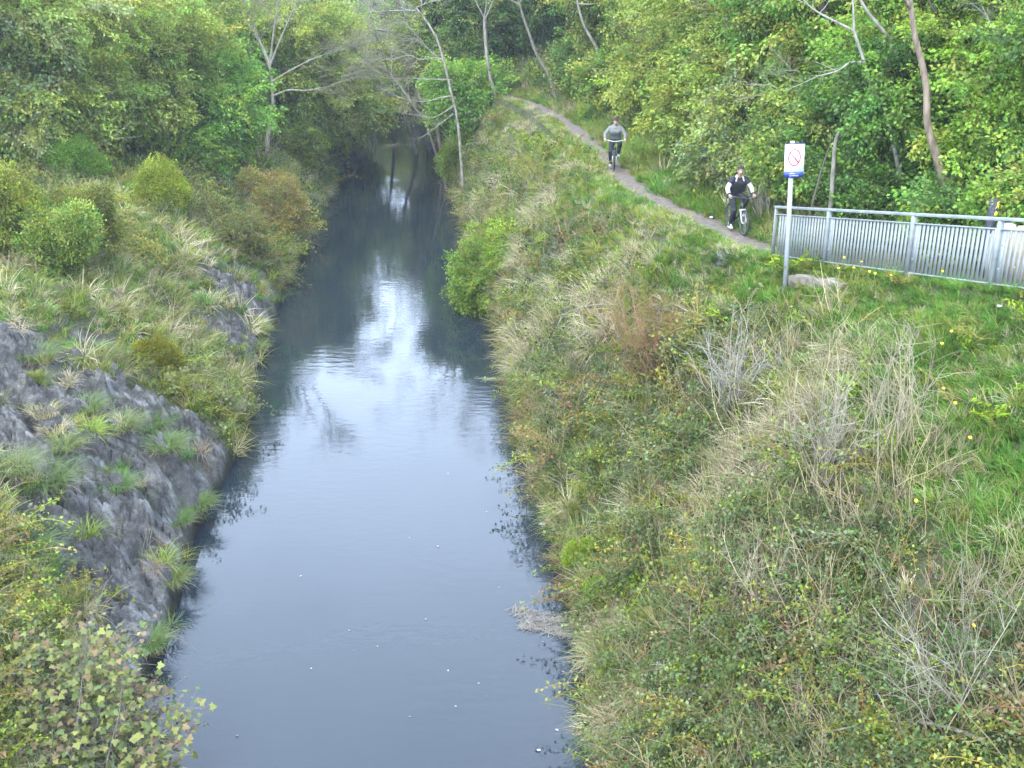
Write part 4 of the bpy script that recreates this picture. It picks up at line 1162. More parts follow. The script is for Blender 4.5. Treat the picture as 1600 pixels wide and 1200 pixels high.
# fallen and dead branches, each lying on the growth under it
def stick(name, label, pts, rad, bark, side=(), group=None, cat='branch'):
    base = np.array(pts[0])
    root = tag(empty(name, base), label, cat, group)
    def sm(q):
        q = np.asarray(q, float) - base
        t = np.arange(len(q)); tt = np.linspace(0, len(q) - 1, len(q) * 4)
        s = np.stack([np.interp(tt, t, q[:, i]) for i in range(3)], 1)
        for _ in range(2): s[1:-1] = (s[:-2] + s[1:-1] * 2 + s[2:]) / 4
        return s
    a = sm(pts)
    MB().tube(a, np.linspace(rad, rad * .35, len(a)), 6).build('stem', M[bark], root, smooth=True)
    if side:
        mb = MB()
        for s in side:
            q = sm(s); mb.tube(q, np.linspace(rad * .5, rad * .2, len(q)), 5, False)
        mb.build('twigs', M[bark], root, smooth=True)
    return root
stick('fallen_branch', 'pale broken branch slanting up in front of the left wood', line([(165, 222), (180, 210), (206, 190)], 37.0), .05, 'bark_pale', [line([(176, 213), (190, 215), (215, 214)], 37.0)])
def lay(pix, up=.25): return [at(a, b) + P3(0, 0, up) for a, b in pix]
stick('dead_branch', 'long bleached bough arching over the right bank above the water', lay([(960, 508), (930, 506), (900, 512), (878, 520), (868, 545), (852, 572), (836, 598), (805, 606)], .45), .022, 'bark_pale', [lay([(880, 520), (868, 508), (845, 512), (820, 525), (795, 545)], .45), lay([(860, 560), (868, 580), (850, 590)], .4), lay([(858, 512), (855, 500), (870, 488)], .45)])
stick('dead_branch', 'thick pale bough lying across the brambles at the bottom right', lay([(1530, 1200), (1490, 1182), (1440, 1168), (1385, 1168), (1330, 1172), (1280, 1182)], .30), .024, 'bark_pale', [lay([(1385, 1168), (1372, 1130), (1345, 1090), (1300, 1060)], .3)])
stick('dead_branch', 'thin grey stick lying across the dead grass near the foot of the right bank', lay([(962, 1042), (1000, 1046), (1060, 1050)], .12), .010, 'bark_pale')
stick('dead_branch', 'dead twiggy bush branch leaning over the water from the left bank', lay([(345, 590), (375, 605), (398, 612)], .2) + [at_z(412, 606, .3)], .014, 'bark_pale', [lay([(375, 605), (385, 585), (392, 570)], .25), lay([(380, 606), (395, 595), (404, 580)], .3), lay([(350, 592), (340, 610), (352, 612)], .1)])
stick('dead_branch', 'weathered grey root lying on the top of the left bank', lay([(175, 460), (200, 480), (228, 500)], .15), .026, 'bark_pale', [lay([(185, 468), (210, 485), (235, 488)], .15), lay([(215, 443), (235, 455), (248, 485)], .2)])
stick('dead_branch', 'bleached bent stick between the gorse clump and the rock', lay([(196, 582), (205, 565), (218, 540), (222, 525)], .15), .012, 'bark_pale')
stick('dead_branch', 'slim curved whip hanging low over the dark brambles', lay([(1150, 668), (1175, 668), (1195, 645), (1198, 620), (1215, 605)], .4), .010, 'bark_pale')
stick('dead_branch', 'bowed pale cane crossing the brambles above the thick bough', lay([(1500, 1110), (1440, 1070), (1380, 1030), (1350, 985)], .4), .011, 'bark_pale')

# --- shrubs that can be told apart
def shrub(name, label, px, py, h, w, col, n, kind='clump', scale=.7, second=None, mixp=.3, sink=.0, cat='shrub', bark='bark_dark', ells=None, group=None, freq=1.4, gap=.4, off=(0, 0, 0), tr=.03, limbs=6):
    b = at(px, py) + np.array(off, float)
    r = np.random.default_rng(int(px * 5 + py * 3) % 9973)
    if ells is None:
        ells = [(0, 0, h * .45, w * .75, w * .75, h * .42)] + [(math.cos(a) * w * q, math.sin(a) * w * q, h * (.15 + .75 * r.random()), w * (.22 + .28 * r.random()), w * (.22 + .28 * r.random()), h * (.14 + .16 * r.random())) for a, q in zip(r.random(11) * 6.283, .3 + .6 * r.random(11))]
    return tree(name, label, cat, b - P3(0, 0, sink), ells, col, n, group, kind, scale, None, tr, bark, limbs, int(px + py * 7) % 7919, second=second, mixp=mixp, low=.02, gap=gap, crown_name='foliage', shell=.5, freq=freq, trunk_name='stem')
shrub('shrub', 'bright green leafy bush leaning over the water from the right bank', 768, 486, 3.0, 1.25, (.19, .30, .055), 420, 'spray', .85, (.30, .41, .075), .5, sink=.2, off=(-.2, 0, 0))
shrub('shrub', 'light green bush growing between the leaning trunk and the straw grass', 715, 290, 2.6, 1.1, (.18, .27, .05), 380, 'clump', 1.3, (.23, .31, .06), .4)
shrub('shrub', 'small cone shaped yellow green bush on the top of the left bank', 256, 332, 1.75, .62, (.24, .30, .04), 300, 'clump', .85, (.31, .36, .05), .4, ells=[(0, 0, .65, .75, .75, .65), (0, 0, 1.15, .5, .5, .6), (.1, 0, 1.55, .28, .28, .35)])
shrub('shrub', 'large round olive brown bush beside the water on the left bank', 440, 375, 2.9, 1.35, (.31, .30, .10), 620, 'clump', 1.0, (.36, .30, .16), .4)
shrub('shrub', 'mid green leafy bush at the left edge, in front of the wood', 95, 420, 1.5, 1.1, (.19, .30, .075), 420, 'clump', .9, (.27, .32, .08), .5)
shrub('shrub', 'yellowish scrub bush cut by the left edge of the picture', 12, 400, 2.3, 1.2, (.25, .29, .055), 420, 'clump', .95, (.19, .23, .06), .4)
shrub('shrub', 'broad olive scrub bush between the cone shaped bush and the leafy one', 120, 395, 1.5, 1.0, (.22, .24, .07), 420, 'clump', .9, (.17, .19, .06), .4)
shrub('shrub', 'grey olive bramble mound falling from the left bank to the round bush', 365, 385, 1.1, 1.3, (.20, .20, .10), 420, 'bramble', .9, (.15, .18, .06), .4)
shrub('shrub', 'sunlit green bush at the foot of the left wood', 120, 282, 1.5, .8, (.13, .26, .04), 260, 'clump', 1.0, (.20, .30, .05), .4)
shrub('shrub', 'pale green overhanging sapling beside the shaded water', 470, 265, 2.6, 1.0, (.24, .30, .06), 320, 'spray', 1.0, (.18, .24, .05), .4)
shrub('gorse_clump', 'dark yellow tinged gorse clump on the ledge of the left bank', 252, 575, .75, .42, (.17, .19, .02), 240, 'clump', .5, (.30, .27, .03), .35)
shrub('lime_plant', 'lime green leafy plant hanging at the water edge of the right bank', 905, 885, .55, .26, (.33, .45, .035), 130, 'clump', .5, (.25, .36, .04), .4)
shrub('lime_plant', 'second lime green plant, lower on the bank beside the floating debris', 948, 950, .60, .30, (.26, .37, .035), 130, 'clump', .5, (.20, .30, .04), .4)
shrub('grey_plant', 'small blue grey flowering cushion in the grass left of the sign pole', 1128, 414, .14, .26, (.13, .22, .06), 60, 'herb', .40, (.46, .46, .62), .35, cat='plant')
# red stemmed bush and pale whippy bushes of the right bank
def stem_bush(label, px, py, n, L, spread, cols, seed, twig_n=0, tw_col=(.4, .3, .2), lean=(0, 0), rad=.010, name='shrub', leafcol=None, leaves=0, up=0.0):
    r = np.random.default_rng(seed)
    b = at(px, py) + P3(0, 0, up)
    root = tag(empty(name, b), label, 'shrub')
    parts, pts_l = [], []
    for i in range(n):
        a = r.random() * 6.283; s = spread * math.sqrt(r.random())
        d = np.array([math.cos(a) * s + lean[0], math.sin(a) * s + lean[1], 1])
        w_, dd = wander((r.normal() * .12, r.normal() * .12, -.1), d, L * (.6 + .55 * r.random()), 8, r, .10, .03)
        c = np.array(cols) * (1 + .22 * r.normal())
        parts.append(tube_part(w_, np.linspace(rad, rad * .25, 9), 4, c))
        for j in range(3, 9):
            for q in range(2):
                t_, _ = wander(w_[j], dd + r.normal(size=3) * .75, L * (.10 + .22 * r.random()), 4, r, .16)
                parts.append(tube_part(t_, np.linspace(rad * .40, rad * .18, 5), 3, c * (1 + .1 * r.normal())))
                pts_l += [t_[-1], t_[2]]
    v, f, s, c = joinv(parts)
    me = mesh_np('stems', v, f, s, False, np.clip(c, .01, 1))
    st_o = link('stems', me, M['twig2'], root); st_o['kind'] = 'stuff'
    if leaves:
        q = np.array(pts_l)[r.integers(0, len(pts_l), leaves)] + r.normal(size=(leaves, 3)) * .04
        scatter('foliage', 'clump', q, np.stack([r.random(leaves) * 6, r.random(leaves) * 6, r.random(leaves) * 6], 1), .16 + .12 * r.random(leaves), np.array(leafcol) * (1 + .25 * r.normal(size=(leaves, 1))), root, r)
    return root
def plain_attr_mat(name, rough=.8):
    m, n, l, out = new_mat(name)
    a = n.new('ShaderNodeAttribute'); a.attribute_name = 'col'
    p = n.new('ShaderNodeBsdfPrincipled'); p.inputs['Roughness'].default_value = rough; p.inputs['Specular IOR Level'].default_value = .3
    k_ = n.new('ShaderNodeMixRGB'); k_.blend_type = 'MULTIPLY'; k_.inputs[0].default_value = 1; k_.inputs[2].default_value = (.70, .70, .70, 1)
    l.new(a.outputs['Color'], k_.inputs[1]); l.new(k_.outputs['Color'], p.inputs['Base Color']); l.new(p.outputs['BSDF'], out.inputs['Surface'])
    return m
M['twig2'] = plain_attr_mat('shrub_stems')
stem_bush('reddish brown stemmed bush spreading up the middle of the right bank', 1005, 600, 46, 1.9, .55, (.34, .19, .11), 71, leafcol=(.26, .22, .07), leaves=260, lean=(0, -.1))
stem_bush('pale grey tangle of bare twisted branches right of the red stemmed bush', 1140, 640, 34, 1.55, .75, (.30, .275, .215), 72, lean=(.1, -.1), rad=.012)
stem_bush('tall thin grey saplings standing bare in front of the sign', 1290, 760, 20, 1.8, .35, (.30, .26, .19), 73, lean=(.05, 0))
stem_bush('bare olive stemmed sapling clump in the straw below the railing', 1400, 720, 14, 1.8, .25, (.30, .25, .16), 74)
stem_bush('whippy bare bush in the bottom right corner', 1520, 1130, 26, 1.5, .6, (.25, .225, .155), 75, lean=(-.35, .1), rad=.008)
stem_bush('slender dark stems rising through the green grass at the right edge', 1560, 1010, 6, 1.7, .16, (.22, .19, .11), 76, rad=.010)
stem_bush('low brownish twiggy bush leaning from the middle of the bank', 1200, 960, 22, 1.1, .6, (.36, .30, .20), 77)
stem_bush('twiggy grey bush on the slope between the nearer cyclist and the sign', 1196, 338, 26, 1.5, .7, (.40, .36, .28), 78)
# maple sapling in the bottom left corner: large lobed leaves, some of them coppery
def maple():
    r = np.random.default_rng(88)
    b = at_z(70, 1330, 1.2); b[2] = ground(b[0], b[1])
    root = tag(empty('maple_sapling', b), 'young maple with coppery tinged green leaves in the bottom left corner', 'sapling')
    tips = [at_y(px, py, yy) - b for px, py, yy in [(60, 1010, 11.6), (130, 990, 11.7), (180, 1000, 11.8), (100, 1060, 11.3), (200, 1070, 11.5), (250, 1090, 11.6), (270, 1130, 11.3), (160, 1120, 11.2), (60, 1110, 11.0), (20, 1080, 11.3), (230, 1160, 11.0), (100, 1180, 10.8), (30, 1190, 10.7), (180, 1230, 10.6), (260, 1220, 10.6), (110, 1260, 10.4), (20, 1270, 10.2), (210, 1300, 10.2), (-60, 1180, 10.5), (-50, 1100, 11.0)]]
    mb = MB(); cs = []
    tips = tips + [t + r.normal(size=3) * np.array([.25, .2, .12]) for t in tips[:14]]
    for t in tips:
        q = np.linspace(0, 1, 8)[:, None]
        w_ = q * t + np.sin(q * 3.1) * np.array([r.normal() * .12, r.normal() * .1, .12])
        w_[1:-1] += r.normal(size=(6, 3)) * .03
        mb.tube(w_, np.linspace(.010, .003, 8), 5, False)
        for i in range(170):
            k = r.uniform(.40, 1.03); j = min(6, int(k * 7))
            pt = w_[j] + (w_[j + 1] - w_[j]) * (k * 7 - j) if j < 7 else w_[7]
            off = r.normal(size=3) * np.array([.17, .17, .13])
            cs.append((pt, pt + off, k))
            mb.tube([pt, pt + off * .6 + P3(0, 0, .02), pt + off], .0022, 3, False)
    mb.build('stem', M['bark_grey'], root)
    # five pointed leaf outline
    a = np.radians([-90, -40, -15, 10, 35, 62, 90, 118, 145, 170, 195, 220])
    q = np.array([.15, .66, .48, .90, .56, .70, 1.05, .70, .56, .90, .48, .66])
    out = np.stack([np.cos(a) * q, np.sin(a) * q + .1, np.zeros(12)], 1)
    V, F, C_ = [], [], []
    # the outer leaves are objects of their own: a few leaf meshes, each in its own colour and curl
    kinds = []
    for q_ in range(10):
        nz = np.array([0, 0, 1.0]); curl = -r.uniform(.10, .38) * (out[:, 0] ** 2 + out[:, 1] ** 2)
        vv = np.concatenate([[[0, 0, 0]], np.stack([out[:, 0], out[:, 1], curl + .10 * r.normal(size=12) * .5], 1)])
        c = np.array(((.235, .150, .075), (.225, .235, .050), (.20, .235, .050), (.12, .175, .035), (.26, .26, .07), (.19, .22, .045), (.25, .185, .085), (.15, .20, .04), (.235, .245, .06), (.21, .215, .05))[q_])
        m_ = mesh_np('leaf', vv, np.array([[0, 1 + i_, 1 + (i_ + 1) % 12] for i_ in range(12)]).ravel(), np.full(12, 3), False, np.clip(np.tile(c, (13, 1)) * (1 + .10 * r.normal(size=(13, 1))), .01, 1))
        m_.materials.append(M['leaf2']); kinds.append(m_)
    single = 0
    for (st, p, k) in cs:
        s = r.uniform(.036, .085)
        nrm = np.array([r.normal() * .55, -.30 + r.normal() * .55, .9]); nrm /= np.linalg.norm(nrm)
        ax = p - st; ax = ax - nrm * ax.dot(nrm); ax /= np.linalg.norm(ax) + 1e-6
        sd = np.cross(ax, nrm)
        ux, uy, _d = project(p + b)
        if k > .80 and single < 300 and 0 < ux[0] < 330 and 940 < uy[0] < 1200:
            o = bpy.data.objects.new('leaf', kinds[r.integers(0, 10)]); o.parent = root
            mw = Matrix(((sd[0], ax[0], nrm[0], p[0]), (sd[1], ax[1], nrm[1], p[1]), (sd[2], ax[2], nrm[2], p[2]), (0, 0, 0, 1)))
            o.matrix_basis = mw @ Matrix.Diagonal((s, s, s, 1)); COL.objects.link(o); single += 1
            continue
        o = len(V) * 13
        curl = -.25 * (out[:, 0] ** 2 + out[:, 1] ** 2)[:, None] * nrm * s * r.uniform(.2, 1.3)
        vv = p + s * (out[:, :1] * sd + out[:, 1:2] * ax) + curl
        V.append(np.concatenate([[p], vv]))
        F += [[o, o + 1 + i, o + 1 + (i + 1) % 12] for i in range(12)]
        red = r.random() < (.10 + .22 * (k > .9))
        c = np.array((.235, .150, .075)) if red else np.array((.225, .235, .050)) if r.random() < .7 else np.array((.12, .175, .035))
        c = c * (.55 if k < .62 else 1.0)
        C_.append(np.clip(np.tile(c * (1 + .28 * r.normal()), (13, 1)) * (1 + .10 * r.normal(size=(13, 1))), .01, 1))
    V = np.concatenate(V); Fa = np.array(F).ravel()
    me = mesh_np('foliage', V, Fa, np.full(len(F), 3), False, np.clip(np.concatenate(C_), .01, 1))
    lv = link('foliage', me, M['leaf2'], root); lv['kind'] = 'stuff'
def leaf2():
    m, n, l, out = new_mat('maple_leaf')
    a = n.new('ShaderNodeAttribute'); a.attribute_name = 'col'
    p = n.new('ShaderNodeBsdfPrincipled'); p.inputs['Roughness'].default_value = .5; p.inputs['Specular IOR Level'].default_value = .35
    t = n.new('ShaderNodeBsdfTranslucent'); mx = n.new('ShaderNodeMixShader'); mx.inputs[0].default_value = .3
    k_ = n.new('ShaderNodeMixRGB'); k_.blend_type = 'MULTIPLY'; k_.inputs[0].default_value = 1; k_.inputs[2].default_value = (.57, .58, .50, 1)
    l.new(a.outputs['Color'], k_.inputs[1]); l.new(k_.outputs['Color'], p.inputs['Base Color']); l.new(k_.outputs['Color'], t.inputs['Color'])
    l.new(p.outputs['BSDF'], mx.inputs[1]); l.new(t.outputs['BSDF'], mx.inputs[2]); l.new(mx.outputs[0], out.inputs['Surface'])
    return m
M['leaf2'] = leaf2()
maple()
# grass tufts on the bare rock, one by one
TUFTS = [(132, 642, .55, 'bright green grass tuft high on the bare rock of the left bank'), (188, 668, .6, 'large grass tuft on the rock ledge above the brown streak'), (235, 668, .6, 'grass tuft on the ledge beside the gorse clump side of the rock'), (68, 762, .8, 'biggest bright green grass tuft near the left edge of the rock'), (18, 738, .65, 'grass tuft at the very edge of the picture on the rock'),
         (182, 762, .5, 'yellowish grass tuft in the middle of the rock face'), (308, 792, .5, 'green grass tuft just above the water on the rock foot'), (268, 908, .42, 'small grass tuft at the waterline of the big slab'), (232, 1008, .4, 'lowest grass tuft on the rock by the maple'), (262, 700, .55, 'olive grass tuft on the ledge over the water'),
         (100, 700, .45, 'straw tinted grass tuft between two rock steps'), (30, 870, .7, 'broad grass tuft beside the big slab at the left edge'), (60, 560, .6, 'grass tuft on the upper rim of the rock'), (160, 560, .6, 'loose grass tuft at the rim of the rock near its top'), (280, 815, .35, 'thin grass tuft in a crack above the water'), (350, 640, .5, 'grass tuft overhanging the water from the left bank'), (400, 545, .5, 'yellow green grass tuft on the far rock outcrop'), (318, 560, .5, 'pale green tuft on the ledge left of the far outcrop')]
for i, (px, py, s, lb) in enumerate(TUFTS):
    r = np.random.default_rng(400 + i)
    b = at(px, py)
    col = np.array([(.155, .235, .050), (.19, .24, .06), (.13, .225, .045)][i % 3])
    v, f, sz, c = joinv([blades(420, .24 * s / .5, .85 * s, r, .45, .75, .0048, col, .22, 4), blades(80, .26 * s / .5, .45 * s, r, 1.1, 1.0, .006, (.38, .30, .18), .22, 4)])
    o = link('grass_tuft', mesh_np('grass_tuft', v, f, sz, False, c), M['leaf2'], None, tuple(b))
    tag(o, lb, 'grass tuft', 'grass tufts on the rock')
# ------------------------------------------------------------------ railing, sign, marker post, stones
def pmat(name, col, rough=.5, metal=0.0, var=.12, scale=20, bump=0.0, spec=.5):
    c = np.array(col)
    return noise_mat(name, tuple(c * (1 - var)), tuple(np.minimum(c * (1 + var), 1)), scale, rough, bump, metal, spec)
M['galv'] = noise_mat('weathered_galvanised_steel', (.19, .212, .206), (.28, .305, .295), 6, .5, .1, .0, .5)
M['galv_slat'] = noise_mat('dull_galvanised_bar', (.21, .225, .215), (.29, .31, .295), 5, .6, .1, .0, .4)
M['bolt'] = pmat('bolt_steel', (.33, .34, .34), .5, .3)
fdir = (FB - FA); flen_xy = np.linalg.norm(fdir[:2]); fu = fdir / flen_xy
frz = math.atan2(fu[1], fu[0])
def fpt(s): return FA + fu * s
def s_of_px(px):
    lo, hi = -1.0, 12.0
    for _ in range(50):
        m = (lo + hi) / 2
        if project(fpt(m))[0][0] < px: lo = m
        else: hi = m
    return lo
fence = tag(empty('railing', FA, 0), 'pale galvanised steel railing with upright bars beside the towpath', 'railing')
posts_s = [s_of_px(1206.5), s_of_px(1287), s_of_px(1416), s_of_px(1547)]
posts_s.append(posts_s[-1] + 2.2)
SEND = posts_s[-1]
def loc(s, z): return fpt(s) - FA + P3(0, 0, z)
slope = math.atan2(fu[2], 1.0)
def rail(name, z, w, h, mat):
    v = []
    n = np.array([-fu[1], fu[0], 0])
    a, b = loc(posts_s[0] - .03, z), loc(SEND + .03, z)
    for p in (a, b):
        for sy, sz in ((-1, -1), (1, -1), (1, 1), (-1, 1)):
            v.append(p + n * sy * w / 2 + P3(0, 0, sz * h / 2))
    mb = MB(); mb.add(v, [[0, 1, 5, 4], [1, 2, 6, 5], [2, 3, 7, 6], [3, 0, 4, 7], [3, 2, 1, 0], [4, 5, 6, 7]])
    o = mb.build(name, mat, fence)
    bv = o.modifiers.new('edge', 'BEVEL'); bv.width = .006; bv.segments = 2
    return o
rail('top_rail', 1.005, .075, .046, M['galv'])
rail('middle_rail', .865, .045, .022, M['galv'])
rail('bottom_rail', .075, .045, .022, M['galv'])
for i, s in enumerate(posts_s):
    mb = MB(); c = loc(s, 0)
    w = .07 if i else .03
    mb.box(c + P3(0, 0, .47), (w, .07, 1.02), frz, bevel=.005)
    po = mb.build('post', M['galv'], fence)
    if i:
        mb = MB(); mb.box(loc(s + .095, .47), (.09, .012, .80), frz)
        mb.build('splice_plate', M['galv'], po)
        for bz in (.30, .65):
            mb = MB(); q = loc(s + .095, bz) - np.array([-fu[1], fu[0], 0]) * .012
            mb.ball(q, .014, 6, 4); mb.build('bolt', M['bolt'], po)
# upright bars, one mesh shared by all
sl = MB().box((0, 0, 0), (.050, .012, .770)).mesh('slat'); sl.materials.append(M['galv_slat'])
for a, b in zip(posts_s[:-1], posts_s[1:]):
    n = int(round((b - a - .10) / .092))
    for k in range(1, n + 1):
        s = a + .07 + (b - a - .10) * k / (n + 1)
        o = bpy.data.objects.new('slat', sl); o.parent = fence
        o.location = loc(s, .47); o.rotation_euler = (0, 0, frz + random.uniform(-.03, .03)); COL.objects.link(o)

# the sign
M['sign_pole'] = noise_mat('sign_pole_grey', (.30, .32, .33), (.39, .41, .42), 5, .45, 0)
M['sign_white'] = pmat('sign_white', (.62, .62, .61), .35, 0, .02, 4)
M['sign_blue'] = pmat('sign_blue', (.025, .045, .19), .35, 0, .05, 4)
M['sign_red'] = pmat('sign_red', (.36, .04, .07), .4, 0, .05, 6)
M['sign_grey'] = pmat('sign_figure_grey', (.34, .40, .39), .4, 0, .04, 6)
M['sign_text'] = pmat('sign_lettering', (.42, .44, .58), .4, 0, .03, 6)
sb = at(1227, 456)
st = at_y(1238.5, 222, sb[1] - .05)
ss = (st - sb); slen = np.linalg.norm(ss)
sign = tag(empty('sign', sb), 'white prohibition sign with red slashed circle on a pale pole by the railing', 'sign')
MB().tube([P3(0, 0, -.3), ss * .5, ss], .041, 14).build('pole', M['sign_pole'], sign, smooth=True)
MB().ball(ss + P3(0, 0, 0), (.041, .041, .02), 12, 4).build('pole_cap', M['sign_white'], sign)
sc = project(sb + ss * .9)[2][0] / FPX          # metres per photo pixel at the board
bw, bh = 29.5 * sc / .99, 49.5 * sc / .93
zc = slen - .5 * bh - .01
bx = bpy.data.objects.new('sign_board', None)
up = ss / slen
to_cam = np.array([-sb[0] * .55, -sb[1], 0]); to_cam /= np.linalg.norm(to_cam)
right = np.cross(up, to_cam); right /= np.linalg.norm(right); right = right * 1.0
fwd = np.cross(right, up)
def bp(u, v, d): return up * (zc + v) + right * (u + .035) + fwd * (.062 + d)
def plate(name, u0, u1, v0, v1, d0, d1, mat, parent):
    vs = [bp(u, v, d) for d in (d0, d1) for (u, v) in ((u0, v0), (u1, v0), (u1, v1), (u0, v1))]
    mb = MB(); mb.add(vs, [[3, 2, 1, 0], [4, 5, 6, 7], [0, 1, 5, 4], [1, 2, 6, 5], [2, 3, 7, 6], [3, 0, 4, 7]])
    return mb.build(name, mat, parent)
hb, hw_ = bh / 2, bw / 2
board = plate('sign_board', -hw_, hw_, -hb, hb, -.010, 0, M['sign_white'], sign)
plate('top_band', -hw_, hw_, hb - .014, hb + .002, .0005, .004, M['sign_blue'], board)
plate('bottom_band', -hw_, hw_, -hb, -hb + bh * .165, .0005, .004, M['sign_blue'], board)
def flat(name, polys, d, mat):
    mb = MB()
    for poly in polys:
        n = len(poly)
        vs = [bp(u, v, d) for u, v in poly] + [bp(u, v, d - .002) for u, v in poly]
        mb.add(vs, [list(range(n)), list(range(2 * n - 1, n - 1, -1))] + [[i, n + i, n + (i + 1) % n, (i + 1) % n] for i in range(n)])
    return mb.build(name, mat, board)
cy, rx, ry, th = bh * .09, bw * .325, bw * .44, bw * .055
ringp = []
N_ = 40
for i in range(N_):
    a, b = 2 * math.pi * i / N_, 2 * math.pi * (i + 1) / N_
    ringp.append([((rx - th) * math.cos(a), cy + (ry - th) * math.sin(a)), (rx * math.cos(a), cy + ry * math.sin(a)), (rx * math.cos(b), cy + ry * math.sin(b)), ((rx - th) * math.cos(b), cy + (ry - th) * math.sin(b))])
flat('red_ring', ringp, .006, M['sign_red'])
a = math.radians(138); p0 = (rx * .93 * math.cos(a), cy + ry * .93 * math.sin(a)); p1 = (-p0[0], 2 * cy - p0[1])
dx, dy = p1[0] - p0[0], p1[1] - p0[1]; L = math.hypot(dx, dy); nx, ny = -dy / L * th * .5, dx / L * th * .5
flat('red_slash', [[(p0[0] - nx, p0[1] - ny), (p1[0] - nx, p1[1] - ny), (p1[0] + nx, p1[1] + ny), (p0[0] + nx, p0[1] + ny)]], .0085, M['sign_red'])
def disc(u, v, r, n=10): return [(u + r * math.cos(6.283 * i / n), v + r * math.sin(6.283 * i / n)) for i in range(n)]
q = bw
flat('figure', [disc(q * .07, cy + q * .10, q * .035), [(-q * .14, cy - q * .02), (-q * .09, cy - q * .12), (-q * .05, cy - q * .11), (-q * .10, cy + q * .01)],
                [(-q * .07, cy - q * .10), (q * .13, cy + q * .01), (q * .15, cy - q * .02), (-q * .05, cy - q * .14)], [(q * .03, cy - q * .04), (q * .10, cy + q * .06), (q * .13, cy + q * .04), (q * .07, cy - q * .05)]], .005, M['sign_grey'])
lw = []
for row, (v, n, u0, ww) in enumerate([(-hb + bh * .115, 8, -q * .20, .26), (-hb + bh * .055, 14, -q * .21, .46)]):
    r = np.random.default_rng(row + 3)
    for k in range(n):
        u = u0 + q * ww * k / n; w_ = q * ww / n * .72; hh = bh * (.030 if k else .042)
        lw.append([(u, v - hh * .5), (u + w_, v - hh * .5), (u + w_, v + hh * (.5 if r.random() < .4 else .25)), (u, v + hh * .5)])
flat('lettering', lw, .006, M['sign_text'])

# black marker post with yellow walker and arrow
M['post_black'] = noise_mat('recycled_plastic_black', (.028, .028, .036), (.065, .065, .08), 18, .6, .3)
M['yellow'] = pmat('marker_yellow', (.80, .66, .04), .5, 0, .06, 10)
Yw_ = 15.6
wt = at_y(1554.5, 311, Yw_)
wb = P3(wt[0], wt[1], ground(wt[0], wt[1]) - .2)
way = tag(empty('marker_post', wb), 'black marker post with yellow walking figure and arrow behind the railing', 'marker post')
mpp = project(wt)[2][0] / FPX
wz = .25
pw = 11.5 * mpp
hgt = wt[2] - wb[2]
MB().box((0, 0, hgt / 2), (pw, pw, hgt), wz, bevel=.008).build('post', M['post_black'], way)
def wp(u, v):   # on the face that looks at the bridge
    c, s_ = math.cos(wz), math.sin(wz)
    x, y = u, -pw / 2 - .004
    return P3(c * x - s_ * y, s_ * x + c * y, hgt - v)
def wflat(name, polys, par):
    mb = MB()
    nrm = P3(math.sin(wz), -math.cos(wz), 0) * .003
    for poly in polys:
        n = len(poly); vs = [wp(u, v) for u, v in poly]
        mb.add(vs + [x_ + nrm for x_ in vs], [list(range(n - 1, -1, -1)), list(range(n, 2 * n))] + [[i, (i + 1) % n, n + (i + 1) % n, n + i] for i in range(n)])
    return mb.build(name, M['yellow'], par)
g = mpp * 1.0
o_ = g * 1.6
wflat('walking_figure', [[(o_ + a * g, b * g) for a, b in poly] for poly in (
    [(1.0, 2.6), (2.4, 2.6), (2.4, 4.2), (1.0, 4.2)], [(-1.4, 4.4), (1.6, 4.2), (2.2, 9.0), (-.6, 9.4)], [(1.6, 5.0), (3.2, 7.6), (2.8, 8.4), (1.2, 6.6)],
    [(-.8, 9.3), (.8, 9.3), (-1.6, 15.0), (-3.2, 15.0)], [(.6, 9.3), (2.1, 9.2), (3.4, 14.6), (2.0, 14.8)])], way)
wflat('arrow', [[(o_ + a * g, b * g) for a, b in [(-.4, 17.4), (2.6, 21.0), (2.6, 26.0), (-3.0, 26.0), (-3.4, 21.0)]]], way)

# stones
def stone(name, label, cat, c, size, mat, seed, rz=0, boxy=.0, sub=3):
    bm = bmesh.new()
    bmesh.ops.create_icosphere(bm, subdivisions=sub, radius=1)
    for v in bm.verts:
        d = np.array(v.co)
        if boxy > 0: d = np.sign(d) * np.abs(d) ** (1 - boxy * .75)
        k = .82 + .36 * float(fbm(d[0] * 1.6 + seed, d[1] * 1.6, 3, d[2] * 1.6 + seed)) + .10 * (float(fbm(d[0] * 5 + seed, d[1] * 5, 2, d[2] * 5)) - .5)
        v.co = Vector(d * k * np.array(size))
    me = bpy.data.meshes.new(name); bm.to_mesh(me); bm.free()
    o = link(name, me, mat, None, tuple(c)); o.rotation_euler = (0, 0, rz)
    return tag(o, label, cat)
M['stone_pale'] = noise_mat('pale_limestone', (.34, .32, .30), (.48, .46, .43), 5, .85, .5)
M['stone_tan'] = noise_mat('tan_sandstone', (.26, .185, .115), (.42, .32, .21), 5, .85, .5)
M['concrete'] = noise_mat('old_concrete', (.14, .105, .08), (.29, .245, .205), 7, .9, .6, detail=8)
for (px, py, yy, sz, m_, nm, lb, sd) in [(1570, 366, 15.3, (.20, .2, .22), 'stone_pale', 'boulder', 'pale grey boulder beside the black marker post, behind the railing', 3), (1608, 370, 15.0, (.34, .26, .22), 'stone_tan', 'boulder', 'tan boulder behind the railing at the right edge of the picture', 8)]:
    c = at_y(px, py, yy); gz = ground(c[0], c[1])
    top_ = c[2] + .10
    stone(nm, lb, nm, (c[0], c[1], (top_ + gz) / 2), (sz[0], sz[1], max(.15, (top_ - gz) / 2 * 1.12)), M[m_], sd, .4, .35)
